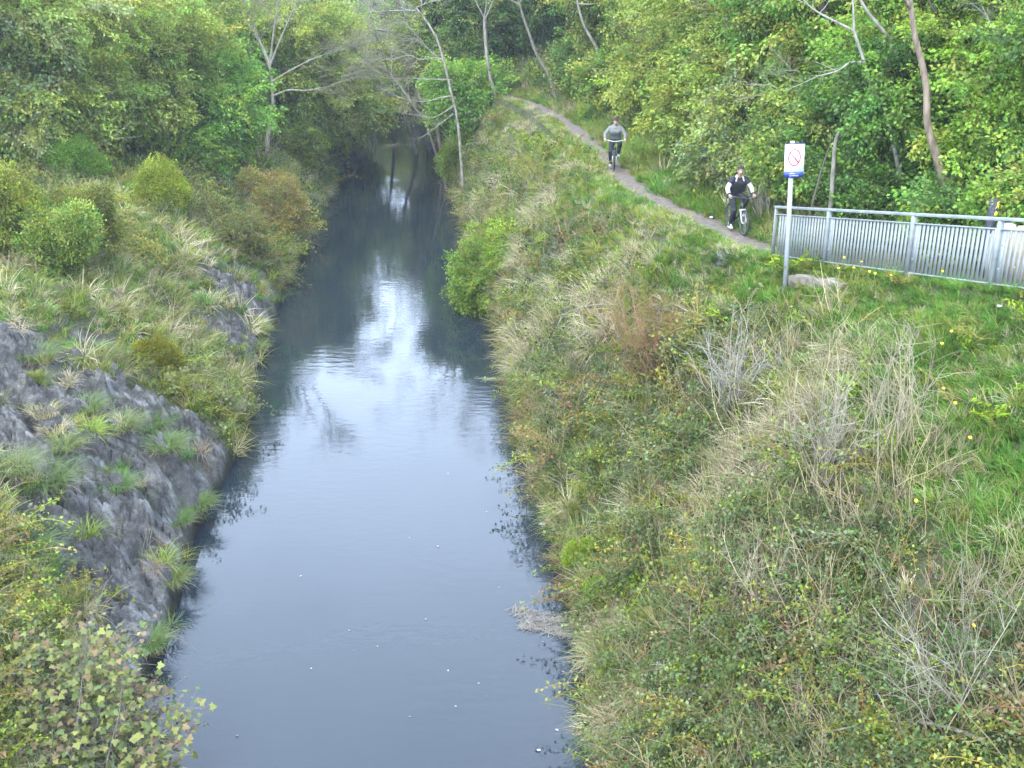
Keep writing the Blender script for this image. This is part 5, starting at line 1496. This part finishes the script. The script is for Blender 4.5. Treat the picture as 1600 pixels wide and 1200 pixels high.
# broken concrete kerb lying in front of the railing
ka, kb_ = at(1238, 446), at(1322, 456)
kd = kb_ - ka; kl = np.linalg.norm(kd[:2])
kr = math.atan2(kd[1], kd[0])
bm = bmesh.new()
bmesh.ops.create_cube(bm, size=1)
bmesh.ops.subdivide_edges(bm, edges=bm.edges[:], cuts=7, use_grid_fill=True)
for v in bm.verts:
    x, y, z = v.co
    n_ = float(fbm(x * 6 + 3, y * 6, 3, z * 6)) - .5
    v.co = Vector((x * kl * 1.02 + n_ * .03, y * .24 + n_ * .010, z * .22 + n_ * .014 - (.06 if x > .3 and z > .2 else 0)))
me = bpy.data.meshes.new('kerb_stone'); bm.to_mesh(me); bm.free()
ko = link('kerb_stone', me, M['concrete'], None, tuple((ka + kb_) / 2 + P3(.05, .10, .06)))
ko.rotation_euler = (0, -math.atan2(kd[2], kl), kr)
tag(ko, 'brown stained concrete kerb block lying in the grass below the railing', 'kerb block')

# ------------------------------------------------------------------ bicycles and riders
M['tyre'] = pmat('tyre_rubber', (.022, .022, .024), .75, 0, .2, 30)
M['rim'] = pmat('rim_alloy', (.10, .10, .105), .45, .3, .05)
M['dark_metal'] = pmat('dark_frame_paint', (.035, .037, .045), .35, 0, .1)
M['white_metal'] = pmat('white_fork_paint', (.58, .58, .56), .3, 0, .03)
M['silver'] = pmat('bare_alloy', (.55, .56, .57), .3, .7, .05)
M['rubber_grip'] = pmat('grip_rubber', (.03, .03, .03), .8)
M['skin'] = noise_mat('skin', (.38, .215, .155), (.46, .28, .21), 9, .5, .05)
M['hair_dark'] = noise_mat('dark_hair', (.020, .013, .010), (.06, .038, .026), 60, .6, .6)
M['cloth_white'] = noise_mat('white_jacket_cloth', (.48, .48, .46), (.58, .58, .55), 14, .85, .3)
M['cloth_navy'] = noise_mat('navy_cloth', (.010, .011, .025), (.024, .025, .048), 14, .85, .3)
M['cloth_black'] = noise_mat('black_cotton', (.009, .010, .010), (.026, .028, .028), 14, .9, .3)
M['cloth_grey'] = noise_mat('grey_marl_fleece', (.13, .135, .13), (.23, .235, .225), 40, .95, .3)
M['cloth_trouser'] = noise_mat('dark_tracksuit', (.008, .009, .012), (.022, .023, .029), 14, .85, .3)
M['shoe_white'] = pmat('white_shoe', (.52, .54, .56), .5)
M['shoe_dark'] = pmat('dark_shoe', (.03, .033, .05), .6)
M['eye_white'] = pmat('eye_white', (.75, .73, .70), .2)
M['lip'] = pmat('lips', (.36, .13, .11), .5)

WR, RX, FX = .335, -.45, .64
def bicycle(label, loc_, rz, frame_m, fork_m, bar_m, steer=0.0):
    root = tag(empty('bicycle', loc_, rz), label, 'bicycle')
    BB, ST, HT, HB = P3(0, 0, .30), P3(-.155, 0, .76), P3(.415, 0, .80), P3(.455, 0, .68)
    f = MB()
    f.tube([BB, ST], .017, 8); f.tube([ST + P3(.01, 0, -.05), HT + P3(0, 0, -.02)], .017, 8); f.tube([BB, HB], .022, 8); f.tube([HT + P3(-.006, 0, .03), HB + P3(.006, 0, -.02)], .024, 10)
    for s in (-1, 1):
        f.tube([P3(RX, s * .065, WR), P3(-.09, s * .045, .315), BB + P3(0, s * .02, 0)], .010, 6)
        f.tube([P3(RX, s * .065, WR), ST + P3(.02, s * .03, -.07)], .008, 6)
    f.build('frame', frame_m, root, smooth=True)
    fk = MB()
    for s in (-1, 1):
        fk.tube([P3(.475, s * .062, .645), P3(.545, s * .062, .50)], .020, 8)
    fk.box((.475, 0, .655), (.05, .16, .035), bevel=.008)
    fko = fk.build('fork', fork_m, root, smooth=True)
    lo = MB()
    for s in (-1, 1): lo.tube([P3(.545, s * .062, .50), P3(FX, s * .062, WR)], .015, 8)
    lo.build('fork_leg', M['white_metal'], fko, smooth=True)
    for x, nm in ((RX, 'wheel'), (FX, 'wheel')):
        w = empty(nm); w.parent = root; w.location = (x, 0, WR)
        c = [P3((WR - .024) * math.cos(t), 0, (WR - .024) * math.sin(t)) for t in np.linspace(0, 2 * math.pi, 41)[:-1]]
        MB().tube(c, .031, 8, closed=True).build('tyre', M['tyre'], w, smooth=True)
        c = [P3((WR - .056) * math.cos(t), 0, (WR - .056) * math.sin(t)) for t in np.linspace(0, 2 * math.pi, 41)[:-1]]
        MB().tube(c, .012, 6, closed=True).build('rim', M['rim'], w, smooth=True)
        sp = MB()
        for k in range(28):
            t = 2 * math.pi * k / 28; s = -1 if k % 2 else 1
            sp.tube([P3(.018 * math.cos(t + .6), s * .03, .018 * math.sin(t + .6)), P3((WR - .06) * math.cos(t), 0, (WR - .06) * math.sin(t))], .0014, 3, False)
        o = sp.build('spokes', M['silver'], w); o['kind'] = 'stuff'
        MB().tube([P3(0, -.055, 0), P3(0, .055, 0)], .017, 8).build('hub', M['silver'], w, smooth=True)
    MB().tube([HT + P3(-.006, 0, .03), P3(.40, 0, .93), P3(.43, 0, .955)], .015, 8).build('stem', M['dark_metal'], root, smooth=True)
    hb_ = MB().tube([P3(.35, .38, .985), P3(.38, .22, .985), P3(.42, .07, .957), P3(.43, 0, .955), P3(.42, -.07, .957), P3(.38, -.22, .985), P3(.35, -.38, .985)], .0125, 8).build('handlebar', bar_m, root, smooth=True)
    for s in (-1, 1):
        MB().tube([P3(.372, s * .27, .985), P3(.35, s * .385, .985)], .0165, 8).build('grip', M['rubber_grip'], hb_, smooth=True)
        MB().tube([P3(.385, s * .25, .98), P3(.42, s * .30, .96), P3(.41, s * .36, .95)], .005, 5).build('brake_lever', M['silver'], hb_, smooth=True)
    MB().tube([ST, P3(-.19, 0, .87)], .013, 8).build('seat_post', M['silver'], root, smooth=True)
    sd = MB(); sd.ball((-.24, 0, .895), (.12, .075, .028), 12, 6); sd.ball((-.10, 0, .898), (.12, .030, .022), 10, 6)
    sd.build('saddle', M['rubber_grip'], root, smooth=True)
    cr = empty('crank'); cr.parent = root; cr.location = tuple(BB)
    ch = MB().tube([P3(.09 * math.cos(t), -.05, .09 * math.sin(t)) for t in np.linspace(0, 6.283, 21)[:-1]], .008, 5, closed=True)
    ch.build('chainring', M['dark_metal'], cr)
    for s, d in ((-1, P3(-.03, 0, -.168)), (1, P3(.03, 0, .168))):
        MB().tube([P3(0, s * .06, 0), d + P3(0, s * .075, 0)], .011, 6).build('crank_arm', M['silver'], cr)
        MB().box(d + P3(0, s * .125, 0), (.09, .085, .022), bevel=.005).build('pedal', M['dark_metal'], cr)
    chn = MB().tube([P3(RX, -.05, WR + .04), P3(0, -.05, .39), P3(.09, -.05, .30), P3(0, -.05, .21), P3(RX, -.05, WR - .04), P3(RX - .04, -.05, WR)], .005, 4, closed=True)
    chn.build('chain', M['dark_metal'], root)
    return root

def caps(mb, p0, p1, r0, r1, n=5):
    p0, p1 = np.array(p0, float), np.array(p1, float)
    d = p1 - p0; L = np.linalg.norm(d); u = d / (L + 1e-9)
    P, R_ = [], []
    for t in (-.98, -.8, -.45): P.append(p0 + u * r0 * t); R_.append(r0 * math.sqrt(1 - t * t))
    for t in np.linspace(0, 1, n): P.append(p0 + d * t); R_.append(r0 + (r1 - r0) * t)
    for t in (.45, .8, .98): P.append(p1 + u * r1 * t); R_.append(r1 * math.sqrt(1 - t * t))
    mb.tube(P, R_, 12)
def chain_(mb, pts, rad):
    for (a, b, ra, rb) in zip(pts[:-1], pts[1:], rad[:-1], rad[1:]): caps(mb, a, b, ra, rb)
def blobmesh(name, mb, mat, parent, voxel=.010, smooth=4):
    o = mb.build(name, mat, parent, smooth=True)
    r = o.modifiers.new('skin', 'REMESH'); r.mode = 'VOXEL'; r.voxel_size = voxel; r.use_smooth_shade = True
    s = o.modifiers.new('soft', 'SMOOTH'); s.factor = .5; s.iterations = smooth
    return o

def rider(label, loc_, rz, kind, yaw=0.0, nod=0.0, lean=0.0):
    root = tag(empty('person', loc_, rz), label, 'person')
    hip = {s: P3(-.19, s * .095, .955) for s in (-1, 1)}
    # right foot (s=-1) low, left foot (s=1) high
    foot = {-1: P3(-.05, -.125, .185), 1: P3(0.01, .125, .52)}
    knee = {-1: P3(.20, -.135, .585), 1: P3(.25, .165, .875)}
    sh = {s: P3(.03 + lean, s * .175, 1.385 - lean * .3) for s in (-1, 1)}
    wrist = {s: P3(.275, s * .328, 1.015) for s in (-1, 1)}
    elbow = {s: P3(.11 + lean * .5, s * .335, 1.165) for s in (-1, 1)}
    chest = P3(.02 + lean, 0, 1.29 - lean * .2); belly = P3(-.09 + lean * .4, 0, 1.09); pel = P3(-.18, 0, .965); nb = P3(.045 + lean, 0, 1.44 - lean * .3)
    hc = nb + P3(.05, 0, .165)
    b = MB()
    def torso(mb, k):
        for dy in (-.075, -.03, .03, .075):
            chain_(mb, [pel + P3(0, dy, 0), belly + P3(0, dy * .9, 0), chest + P3(0, dy * 1.15, 0), chest + P3(.0, dy * .9, .09)], [.105 + k, .098 + k, .108 + k, .075 + k])
        caps(mb, sh[-1] + P3(0, .03, 0), sh[1] - P3(0, .03, 0), .062 + k, .062 + k)
    def legs(mb, k, end=1.0):
        for s in (-1, 1):
            a = knee[s] + (foot[s] - knee[s]) * end
            chain_(mb, [hip[s], knee[s], knee[s] + (foot[s] - knee[s]) * .35, a], [.088 + k, .058 + k, .056 + k, .038 + k])
    def arm(mb, k, t0, t1, sides=(-1, 1)):
        for s in sides:
            pts = [sh[s], elbow[s], wrist[s]]
            def at_t(t): return pts[0] + (pts[1] - pts[0]) * t * 2 if t < .5 else pts[1] + (pts[2] - pts[1]) * (t - .5) * 2
            ts = np.linspace(t0, t1, 7)
            chain_(mb, [at_t(t) for t in ts], [.052 - .024 * t + k for t in ts])
    torso(b, 0); legs(b, 0); arm(b, 0, 0, 1)
    chain_(b, [nb + P3(-.015, 0, -.04), hc + P3(-.03, 0, -.05)], [.056, .05])
    for s in (-1, 1):                      # feet, palms, fingers closed round the grips, thumbs
        caps(b, foot[s] + P3(-.03, 0, -.03), foot[s] + P3(.13, s * .01, -.055), .036, .030)
        gx, gy, gz = .360, s * .328, .985
        chain_(b, [wrist[s], P3(gx - .035, gy, gz + .034)], [.027, .03]); caps(b, P3(gx - .02, gy - .03, gz + .03), P3(gx - .02, gy + .03, gz + .03), .018, .018)
        for k, (oy, ln) in enumerate(((-.036, .9), (-.012, 1.05), (.012, 1.0), (.036, .8))):
            y = gy - s * oy
            chain_(b, [P3(gx - .015, y, gz + .034), P3(gx + .022 * ln, y, gz + .026), P3(gx + .032 * ln, y, gz - .006), P3(gx + .010, y, gz - .030 * ln)], [.0100, .0098, .0092, .0085])
        yi = gy - s * .045
        chain_(b, [P3(gx - .05, gy - s * .022, gz + .025), P3(gx - .025, yi, gz - .002), P3(gx + .005, yi - s * .006, gz - .024)], [.013, .011, .0095])
    # head, turned and tilted on the neck
    cy_, sy_ = math.cos(yaw), math.sin(yaw); cn, sn = math.cos(nod), math.sin(nod)
    def H(x, y, z):
        x, z = x * cn + z * sn, -x * sn + z * cn
        return hc + P3(x * cy_ - y * sy_, x * sy_ + y * cy_, z)
    def hball(mb, c, r): mb.ball(H(*c), r, 16, 12)
    hball(b, (-.008, 0, .028), (.094, .076, .098)); hball(b, (.022, 0, -.042), (.066, .056, .072)); hball(b, (.052, 0, -.092), (.026, .028, .022))
    chain_(b, [H(.082, 0, .012), H(.104, 0, -.026)], [.010, .015]); hball(b, (.070, .030, -.02), (.022, .022, .02)); hball(b, (.070, -.030, -.02), (.022, .022, .02))
    for s in (-1, 1): hball(b, (-.004, s * .078, -.006), (.020, .009, .030))
    for s in (-1, 1): chain_(b, [H(.076, s * .016, .022), H(.070, s * .045, .022)], [.009, .008])
    blobmesh('body', b, M['skin'], root, .008, 3)
    for s in (-1, 1):
        e = MB(); e.ball(H(.078, s * .031, .006), .0115, 10, 8); eo = e.build('eye', M['eye_white'], root, smooth=True)
        MB().ball(H(.0875, s * .031, .006), .0052, 8, 6).build('iris', M['hair_dark'], eo, smooth=True)
        MB().tube([H(.083, s * .016, .029), H(.082, s * .034, .034), H(.072, s * .050, .028)], .0045, 5).build('eyebrow', M['hair_dark'], root)
    MB().tube([H(.078, -.022, -.066), H(.087, 0, -.063), H(.078, .022, -.066)], [.003, .0055, .003], 6).build('mouth', M['lip'], root)
    h = MB()
    r = np.random.default_rng(3 if kind == 'jacket' else 4)
    h.ball(H(-.022, 0, .050), (.096, .084, .092), 16, 12)
    for k in range(60):
        a, c = r.random() * 6.283, r.random()
        d = np.array([math.cos(a) * math.sqrt(1 - c * c), math.sin(a) * math.sqrt(1 - c * c), c])
        if d[0] > .75: continue
        p = np.array([-.018, 0, .046]) + d * np.array([.096, .084, .094])
        caps(h, H(*p), H(*(p + d * .014 + np.array([.012, 0, .004]))), .016, .007, 2)
    for k in np.linspace(-.055, .055, 9):
        caps(h, H(.045, k, .108), H(.080 - abs(k) * .3, k * 1.1, .080), .014, .008, 2)
    blobmesh('hair', h, M['hair_dark'], root, .008, 1)
    t = MB(); legs(t, .016, .90); chain_(t, [pel + P3(-.01, -.06, -.01), pel + P3(-.01, .06, -.01)], [.118, .118]); caps(t, pel + P3(.02, -.05, .04), pel + P3(.02, .05, .04), .112, .112)
    blobmesh('trousers', t, M['cloth_trouser'], root, .011, 3)
    for s in (-1, 1):
        f = MB(); caps(f, foot[s] + P3(-.035, 0, -.022), foot[s] + P3(.13, s * .012, -.052), .048, .040); caps(f, foot[s] + P3(-.02, 0, .03), foot[s] + P3(-.02, 0, -.02), .046, .046)
        so = blobmesh('shoe', f, M['shoe_dark'] if kind == 'hoodie' else M['shoe_white'], root, .009, 2)
        g_ = MB(); g_.box(foot[s] + P3(.048, s * .006, -.082), (.28, .092, .030), s * .06, bevel=.012)
        if kind == 'hoodie': g_.box(foot[s] + P3(.150, s * .012, -.052), (.085, .094, .05), s * .06, bevel=.014)
        g_.build('sole', M['shoe_white'], so, smooth=False)
        if kind == 'jacket':
            g_ = MB(); caps(g_, foot[s] + P3(.01, s * .03, -.02), foot[s] + P3(.10, s * .035, -.035), .032, .024); caps(g_, foot[s] + P3(.01, -s * .03, -.02), foot[s] + P3(.10, -s * .025, -.035), .032, .024)
            g_.build('shoe_side', M['shoe_dark'], so, smooth=True)
    if kind == 'jacket':
        k = MB(); torso(k, .012); blobmesh('t_shirt', k, M['cloth_black'], root, .011, 4)
        k = MB(); arm(k, .020, .20, .93)
        for s in (-1, 1):
            chain_(k, [nb + P3(-.05, s * .045, .02), nb + P3(.01, s * .085, -.01), chest + P3(.085, s * .105, .05)], [.040, .040, .024])
            chain_(k, [chest + P3(-.04, s * .155, -.02), belly + P3(-.01, s * .155, -.02), pel + P3(.02, s * .165, .02)], [.062, .062, .058])
        chain_(k, [pel + P3(.10, .125, .06), pel + P3(.08, .135, -.01)], [.042, .046])
        for dy in (-.09, 0, .09): chain_(k, [pel + P3(-.05, dy, .03), belly + P3(-.05, dy, 0), chest + P3(-.05, dy, 0), chest + P3(-.045, dy, .08)], [.10, .09, .095, .07])
        caps(k, nb + P3(-.07, -.05, -.02), nb + P3(-.07, .05, -.02), .055, .055)
        blobmesh('jacket', k, M['cloth_white'], root, .011, 3)
        
        for s in (-1, 1):
            k = MB(); arm(k, .026, 0.0, .21, (s,)); blobmesh('shoulder_patch', k, M['cloth_navy'], root, .011, 3)
        for s in (-1, 1):
            k = MB(); chain_(k, [chest + P3(.03, s * .165, .05), belly + P3(.06, s * .15, 0)], [.066, .060])
            blobmesh('side_panel', k, M['cloth_navy'], root, .011, 3)
        for s in (-1, 1):
            k = MB(); arm(k, .022, .92, .985, (s,)); blobmesh('cuff', k, M['cloth_navy'], root, .008, 2)
    else:
        k = MB(); torso(k, .022); arm(k, .022, 0, .95)
        chain_(k, [nb + P3(.02, -.10, -.03), nb + P3(-.08, -.06, .02), nb + P3(-.10, 0, .025), nb + P3(-.08, .06, .02), nb + P3(.02, .10, -.03)], [.035, .055, .062, .055, .035])
        caps(k, nb + P3(.055, -.05, -.045), nb + P3(.055, .05, -.045), .034, .034)
        blobmesh('hooded_top', k, M['cloth_grey'], root, .011, 3)
        k = MB()
        for dy in (-.09, -.03, .03, .09): caps(k, pel + P3(.035, dy, .045), belly + P3(.035, dy, -.055), .112, .112)
        blobmesh('hem_panel', k, pmat('dark_grey_fleece', (.085, .095, .085), .95, 0, .3, 30), root, .011, 3)
    return root

def stand(px, py, rz, k=1.0):
    p = at(px, py)
    c, s = math.cos(rz), math.sin(rz)
    zr = ground(p[0] + RX * c, p[1] + RX * s); zf = ground(p[0] + FX * c, p[1] + FX * s)
    return P3(p[0], p[1], max(zr, zf) + .005)
# nearer rider
rz1 = math.radians(-90 + 8)
l1 = stand(1148, 361, rz1)
bicycle('dark mountain bicycle with white fork legs ridden by the person in the white sleeved jacket', tuple(l1), rz1, M['dark_metal'], M['white_metal'], M['dark_metal']).scale = (.81,) * 3
rider('person in white and navy jacket with black trousers riding the nearer bicycle', tuple(l1), rz1, 'jacket', math.radians(-24), math.radians(8)).scale = (.81,) * 3
rz2 = math.radians(-90 - 6)
l2 = stand(959.5, 264, rz2)
bicycle('bicycle with white handlebar ridden by the person in the grey hooded top', tuple(l2), rz2, M['dark_metal'], M['dark_metal'], M['white_metal']).scale = (.88,) * 3
rider('person in grey hooded top and dark trousers riding the farther bicycle', tuple(l2), rz2, 'hoodie', math.radians(4), math.radians(20), .10).scale = (.88,) * 3

# ------------------------------------------------------------------ small things
M['petal'] = pmat('dandelion_yellow', (.86, .66, .02), .6, 0, .08, 40)
M['stalk_green'] = pmat('flower_stalk', (.13, .20, .05), .7)
def dandelion_mesh():
    mb = MB()
    for ring, n, rr, zz in ((0, 14, .026, .004), (1, 11, .018, .010), (2, 7, .009, .013)):
        for k in range(n):
            t = 6.283 * (k + .5 * ring) / n
            c, s = math.cos(t), math.sin(t); w = .005
            mb.add([(0, 0, zz - .004), (c * rr * .6 - s * w, s * rr * .6 + c * w, zz), (c * rr, s * rr, zz + .002), (c * rr * .6 + s * w, s * rr * .6 - c * w, zz)], [[0, 1, 2, 3]])
    return mb.mesh('flower_head')
dh = dandelion_mesh(); dh.materials.append(M['petal'])
DAND = [(1316, 427, 'dandelion just right of the sign pole under the railing'), (1343, 437, 'dandelion at the top of the kerb block end'), (1351, 456, 'large dandelion below the end of the kerb block'), (1364, 458, 'dandelion in the pair right of the kerb block'), (1388, 457, 'bright dandelion alone below the railing post'), (1441, 427, 'dandelion nearest the middle railing panel'), (1457, 434, 'dandelion in the tall grass against the middle panel'), (1464, 452, 'drooping dandelion in the tall grass'), (1574, 449, 'dandelion at the bottom of the last railing panel'),
        (1466, 565, 'dandelion in the open green slope below the railing'), (1481, 545, 'dandelion highest in the open green slope'), (1462, 647, 'dandelion between straw and green grass halfway down the slope'), (1489, 667, 'small dandelion a step below the one between straw and green'), (1508, 720, 'largest bright dandelion low on the green slope'), (1423, 822, 'dandelion at the foot of the pinkish straw patch'), (1507, 1008, 'dandelion among the bare twigs at the right'), (1303, 452, 'dandelion on the broken face of the kerb block'), (1329, 452, 'dandelion at the kerb block lower corner')]
for px, py, lb in DAND:
    b = at(px, py)
    root = tag(empty('dandelion', b), lb, 'flower', 'yellow dandelions in the grass')
    h = random.uniform(.28, .40)
    lx, ly = random.uniform(-.04, .04), random.uniform(-.1, .0)
    MB().tube([P3(0, 0, -.03), P3(lx * .4, ly * .4, h * .6), P3(lx, ly, h)], .004, 5).build('stalk', M['stalk_green'], root)
    o = bpy.data.objects.new('flower_head', dh); o.parent = root; o.location = (lx, ly, h); o.scale = (.95,) * 3
    o.rotation_euler = (random.uniform(.3, .8), random.uniform(-.3, .3), 0); COL.objects.link(o)
# floating leaves and bits on the water
M['float_leaf'] = pmat('floating_leaf', (.36, .31, .20), .7, 0, .3, 30)
M['float_pale'] = pmat('floating_pale_bit', (.19, .18, .14), .7, 0, .2, 30)
fl_pts = [(665, 968), (751, 854), (684, 854), (792, 990), (848, 1003), (850, 1020), (700, 1048), (706, 1080), (760, 1088), (828, 1098), (748, 1068), (620, 1030), (590, 1010), (680, 1042), (546, 985), (475, 968), (880, 1050), (795, 1060), (712, 1104), (728, 893), (640, 840), (430, 1085), (300, 1090), (385, 1138), (370, 1150), (330, 1135), (486, 1045), (520, 1175), (640, 1120), (590, 1150), (470, 900), (540, 760), (700, 740), (610, 700), (760, 800), (800, 905), (780, 918)]
lm = []
for k in range(4):
    r = np.random.default_rng(700 + k)
    a = np.linspace(0, 6.283, 9)[:-1]; q = .026 * (.6 + .7 * r.random(8))
    vs = [(0, 0, .006)] + [(math.cos(t) * d * 1.7, math.sin(t) * d, .003 + .008 * r.random()) for t, d in zip(a, q)]
    m_ = MB().add(vs, [[0, 1 + i, 1 + (i + 1) % 8] for i in range(8)]).mesh('floating_leaf'); m_.materials.append(M['float_leaf'] if k % 2 else M['float_pale']); lm.append(m_)
for i, (px, py) in enumerate(fl_pts[::2]):
    p = at_z(px, py, .004)
    o = bpy.data.objects.new('floating_leaf', lm[i % 4]); o.location = tuple(p); o.rotation_euler = (0, 0, random.random() * 6.28)
    s = random.uniform(.22, .6); o.scale = (s, s, 1); COL.objects.link(o)
    tag(o, 'small pale leaf or bit drifting on the open canal water', 'floating leaf', 'bits drifting on the canal')
# raft of broken reed and straw against the right bank
def raft():
    r = np.random.default_rng(31)
    c = at_z(862, 975, .01)
    mb = MB()
    for k in range(900):
        a = r.random() * 6.283; q = math.sqrt(r.random())
        x = q * math.cos(a) * .72 * (1 + .3 * math.sin(3 * a + 1)); y = q * math.sin(a) * .42 * (1 + .3 * math.cos(2 * a)) - x * .35
        t = r.normal() * .6 + (.2 if r.random() < .7 else 1.6); L_ = r.uniform(.03, .16)
        d = P3(math.cos(t), math.sin(t), 0) * L_; n = P3(-math.sin(t), math.cos(t), 0) * r.uniform(.002, .005)
        z = .004 + .007 * r.random() * (1 - q * .6)
        p = P3(x, y, z)
        col = np.array((.20, .18, .15)) * (1 + .3 * r.normal()) if r.random() < .7 else np.array((.10, .08, .06))
        mb.add([p - d - n, p + d - n + P3(0, 0, .004), p + d + n + P3(0, 0, .004), p - d + n], [[0, 1, 2, 3]], np.clip(col, .02, .9))
    o = mb.build('debris_raft', M['twig2'], None, tuple(c)); o['kind'] = 'stuff'
    tag(o, 'floating raft of straw coloured reed scraps against the right bank', 'debris')
raft()
for (px, py, s, lb) in [(775, 592, .7, 'small strip of floating scum by the far right bank')]:
    r = np.random.default_rng(px)
    mb = MB()
    for k in range(160):
        x, y = r.normal() * .45 * s, r.normal() * .10 * s
        d = P3(r.uniform(.02, .10), r.normal() * .01, 0); n = P3(0, .006, 0); p = P3(x, y, .005 + .01 * r.random())
        mb.add([p - d - n, p + d - n, p + d + n, p - d + n], [[0, 1, 2, 3]], np.array((.22, .20, .16)) * (1 + .2 * r.normal()))
    o = mb.build('floating_scum', M['twig2'], None, tuple(at_z(px, py, .004))); o['kind'] = 'stuff'; tag(o, lb, 'debris')
M['litter'] = pmat('white_plastic', (.5, .5, .49), .5, 0, .04, 10)
for (px, py, s, lb, water) in [(848, 819, .09, 'crumpled white plastic floating at the foot of the right bank', True), (842, 1172, .04, 'small white scrap at the water near the bottom of the picture', True), (870, 1140, .03, 'white speck of litter against the lower right bank', True), (70, 818, .03, 'white scrap on the rock of the left bank', False), (199, 672, .03, 'white scrap beside the tuft on the rock ledge', False), (932, 540, .05, 'white paper scrap caught in the growth below the bleached bough', False), (1058, 530, .05, 'white scrap caught by the pale twisted bush', False), (1310, 862, .05, 'white scrap lying in the brambles of the lower slope', False), (811, 280, .10, 'white scrap in the straw grass left of the farther cyclist', False), (1110, 347, .06, 'white scrap at the verge left of the nearer cyclist', False), (1557, 490, .05, 'white scrap in the grass below the railing', False)]:
    c = at_z(px, py, .01) if water else at(px, py) + P3(0, -.05, .12)
    r = np.random.default_rng(px)
    bm = bmesh.new(); bmesh.ops.create_icosphere(bm, subdivisions=2, radius=1)
    for v in bm.verts: v.co = Vector(np.array(v.co) * (1 + .35 * r.normal()) * np.array([1.3, .8, .5]) * s * .55)
    me = bpy.data.meshes.new('litter'); bm.to_mesh(me); bm.free()
    tag(link('litter', me, M['litter'], None, tuple(c)), lb, 'litter', 'scraps of white litter')

# ------------------------------------------------------------------ thin spring haze in the cutting
def haze():
    m, n, l, out = new_mat('pale_haze')
    v = n.new('ShaderNodeVolumePrincipled')
    v.inputs['Color'].default_value = (.88, .93, 1.0, 1)
    v.inputs['Density'].default_value = HAZE
    v.inputs['Anisotropy'].default_value = .2
    l.new(v.outputs['Volume'], out.inputs['Volume'])
    mb = MB(); mb.box((0, 198, 11.5), (640, 420, 26))
    o = mb.build('haze', m); o['kind'] = 'stuff'
HAZE = .00045
haze()
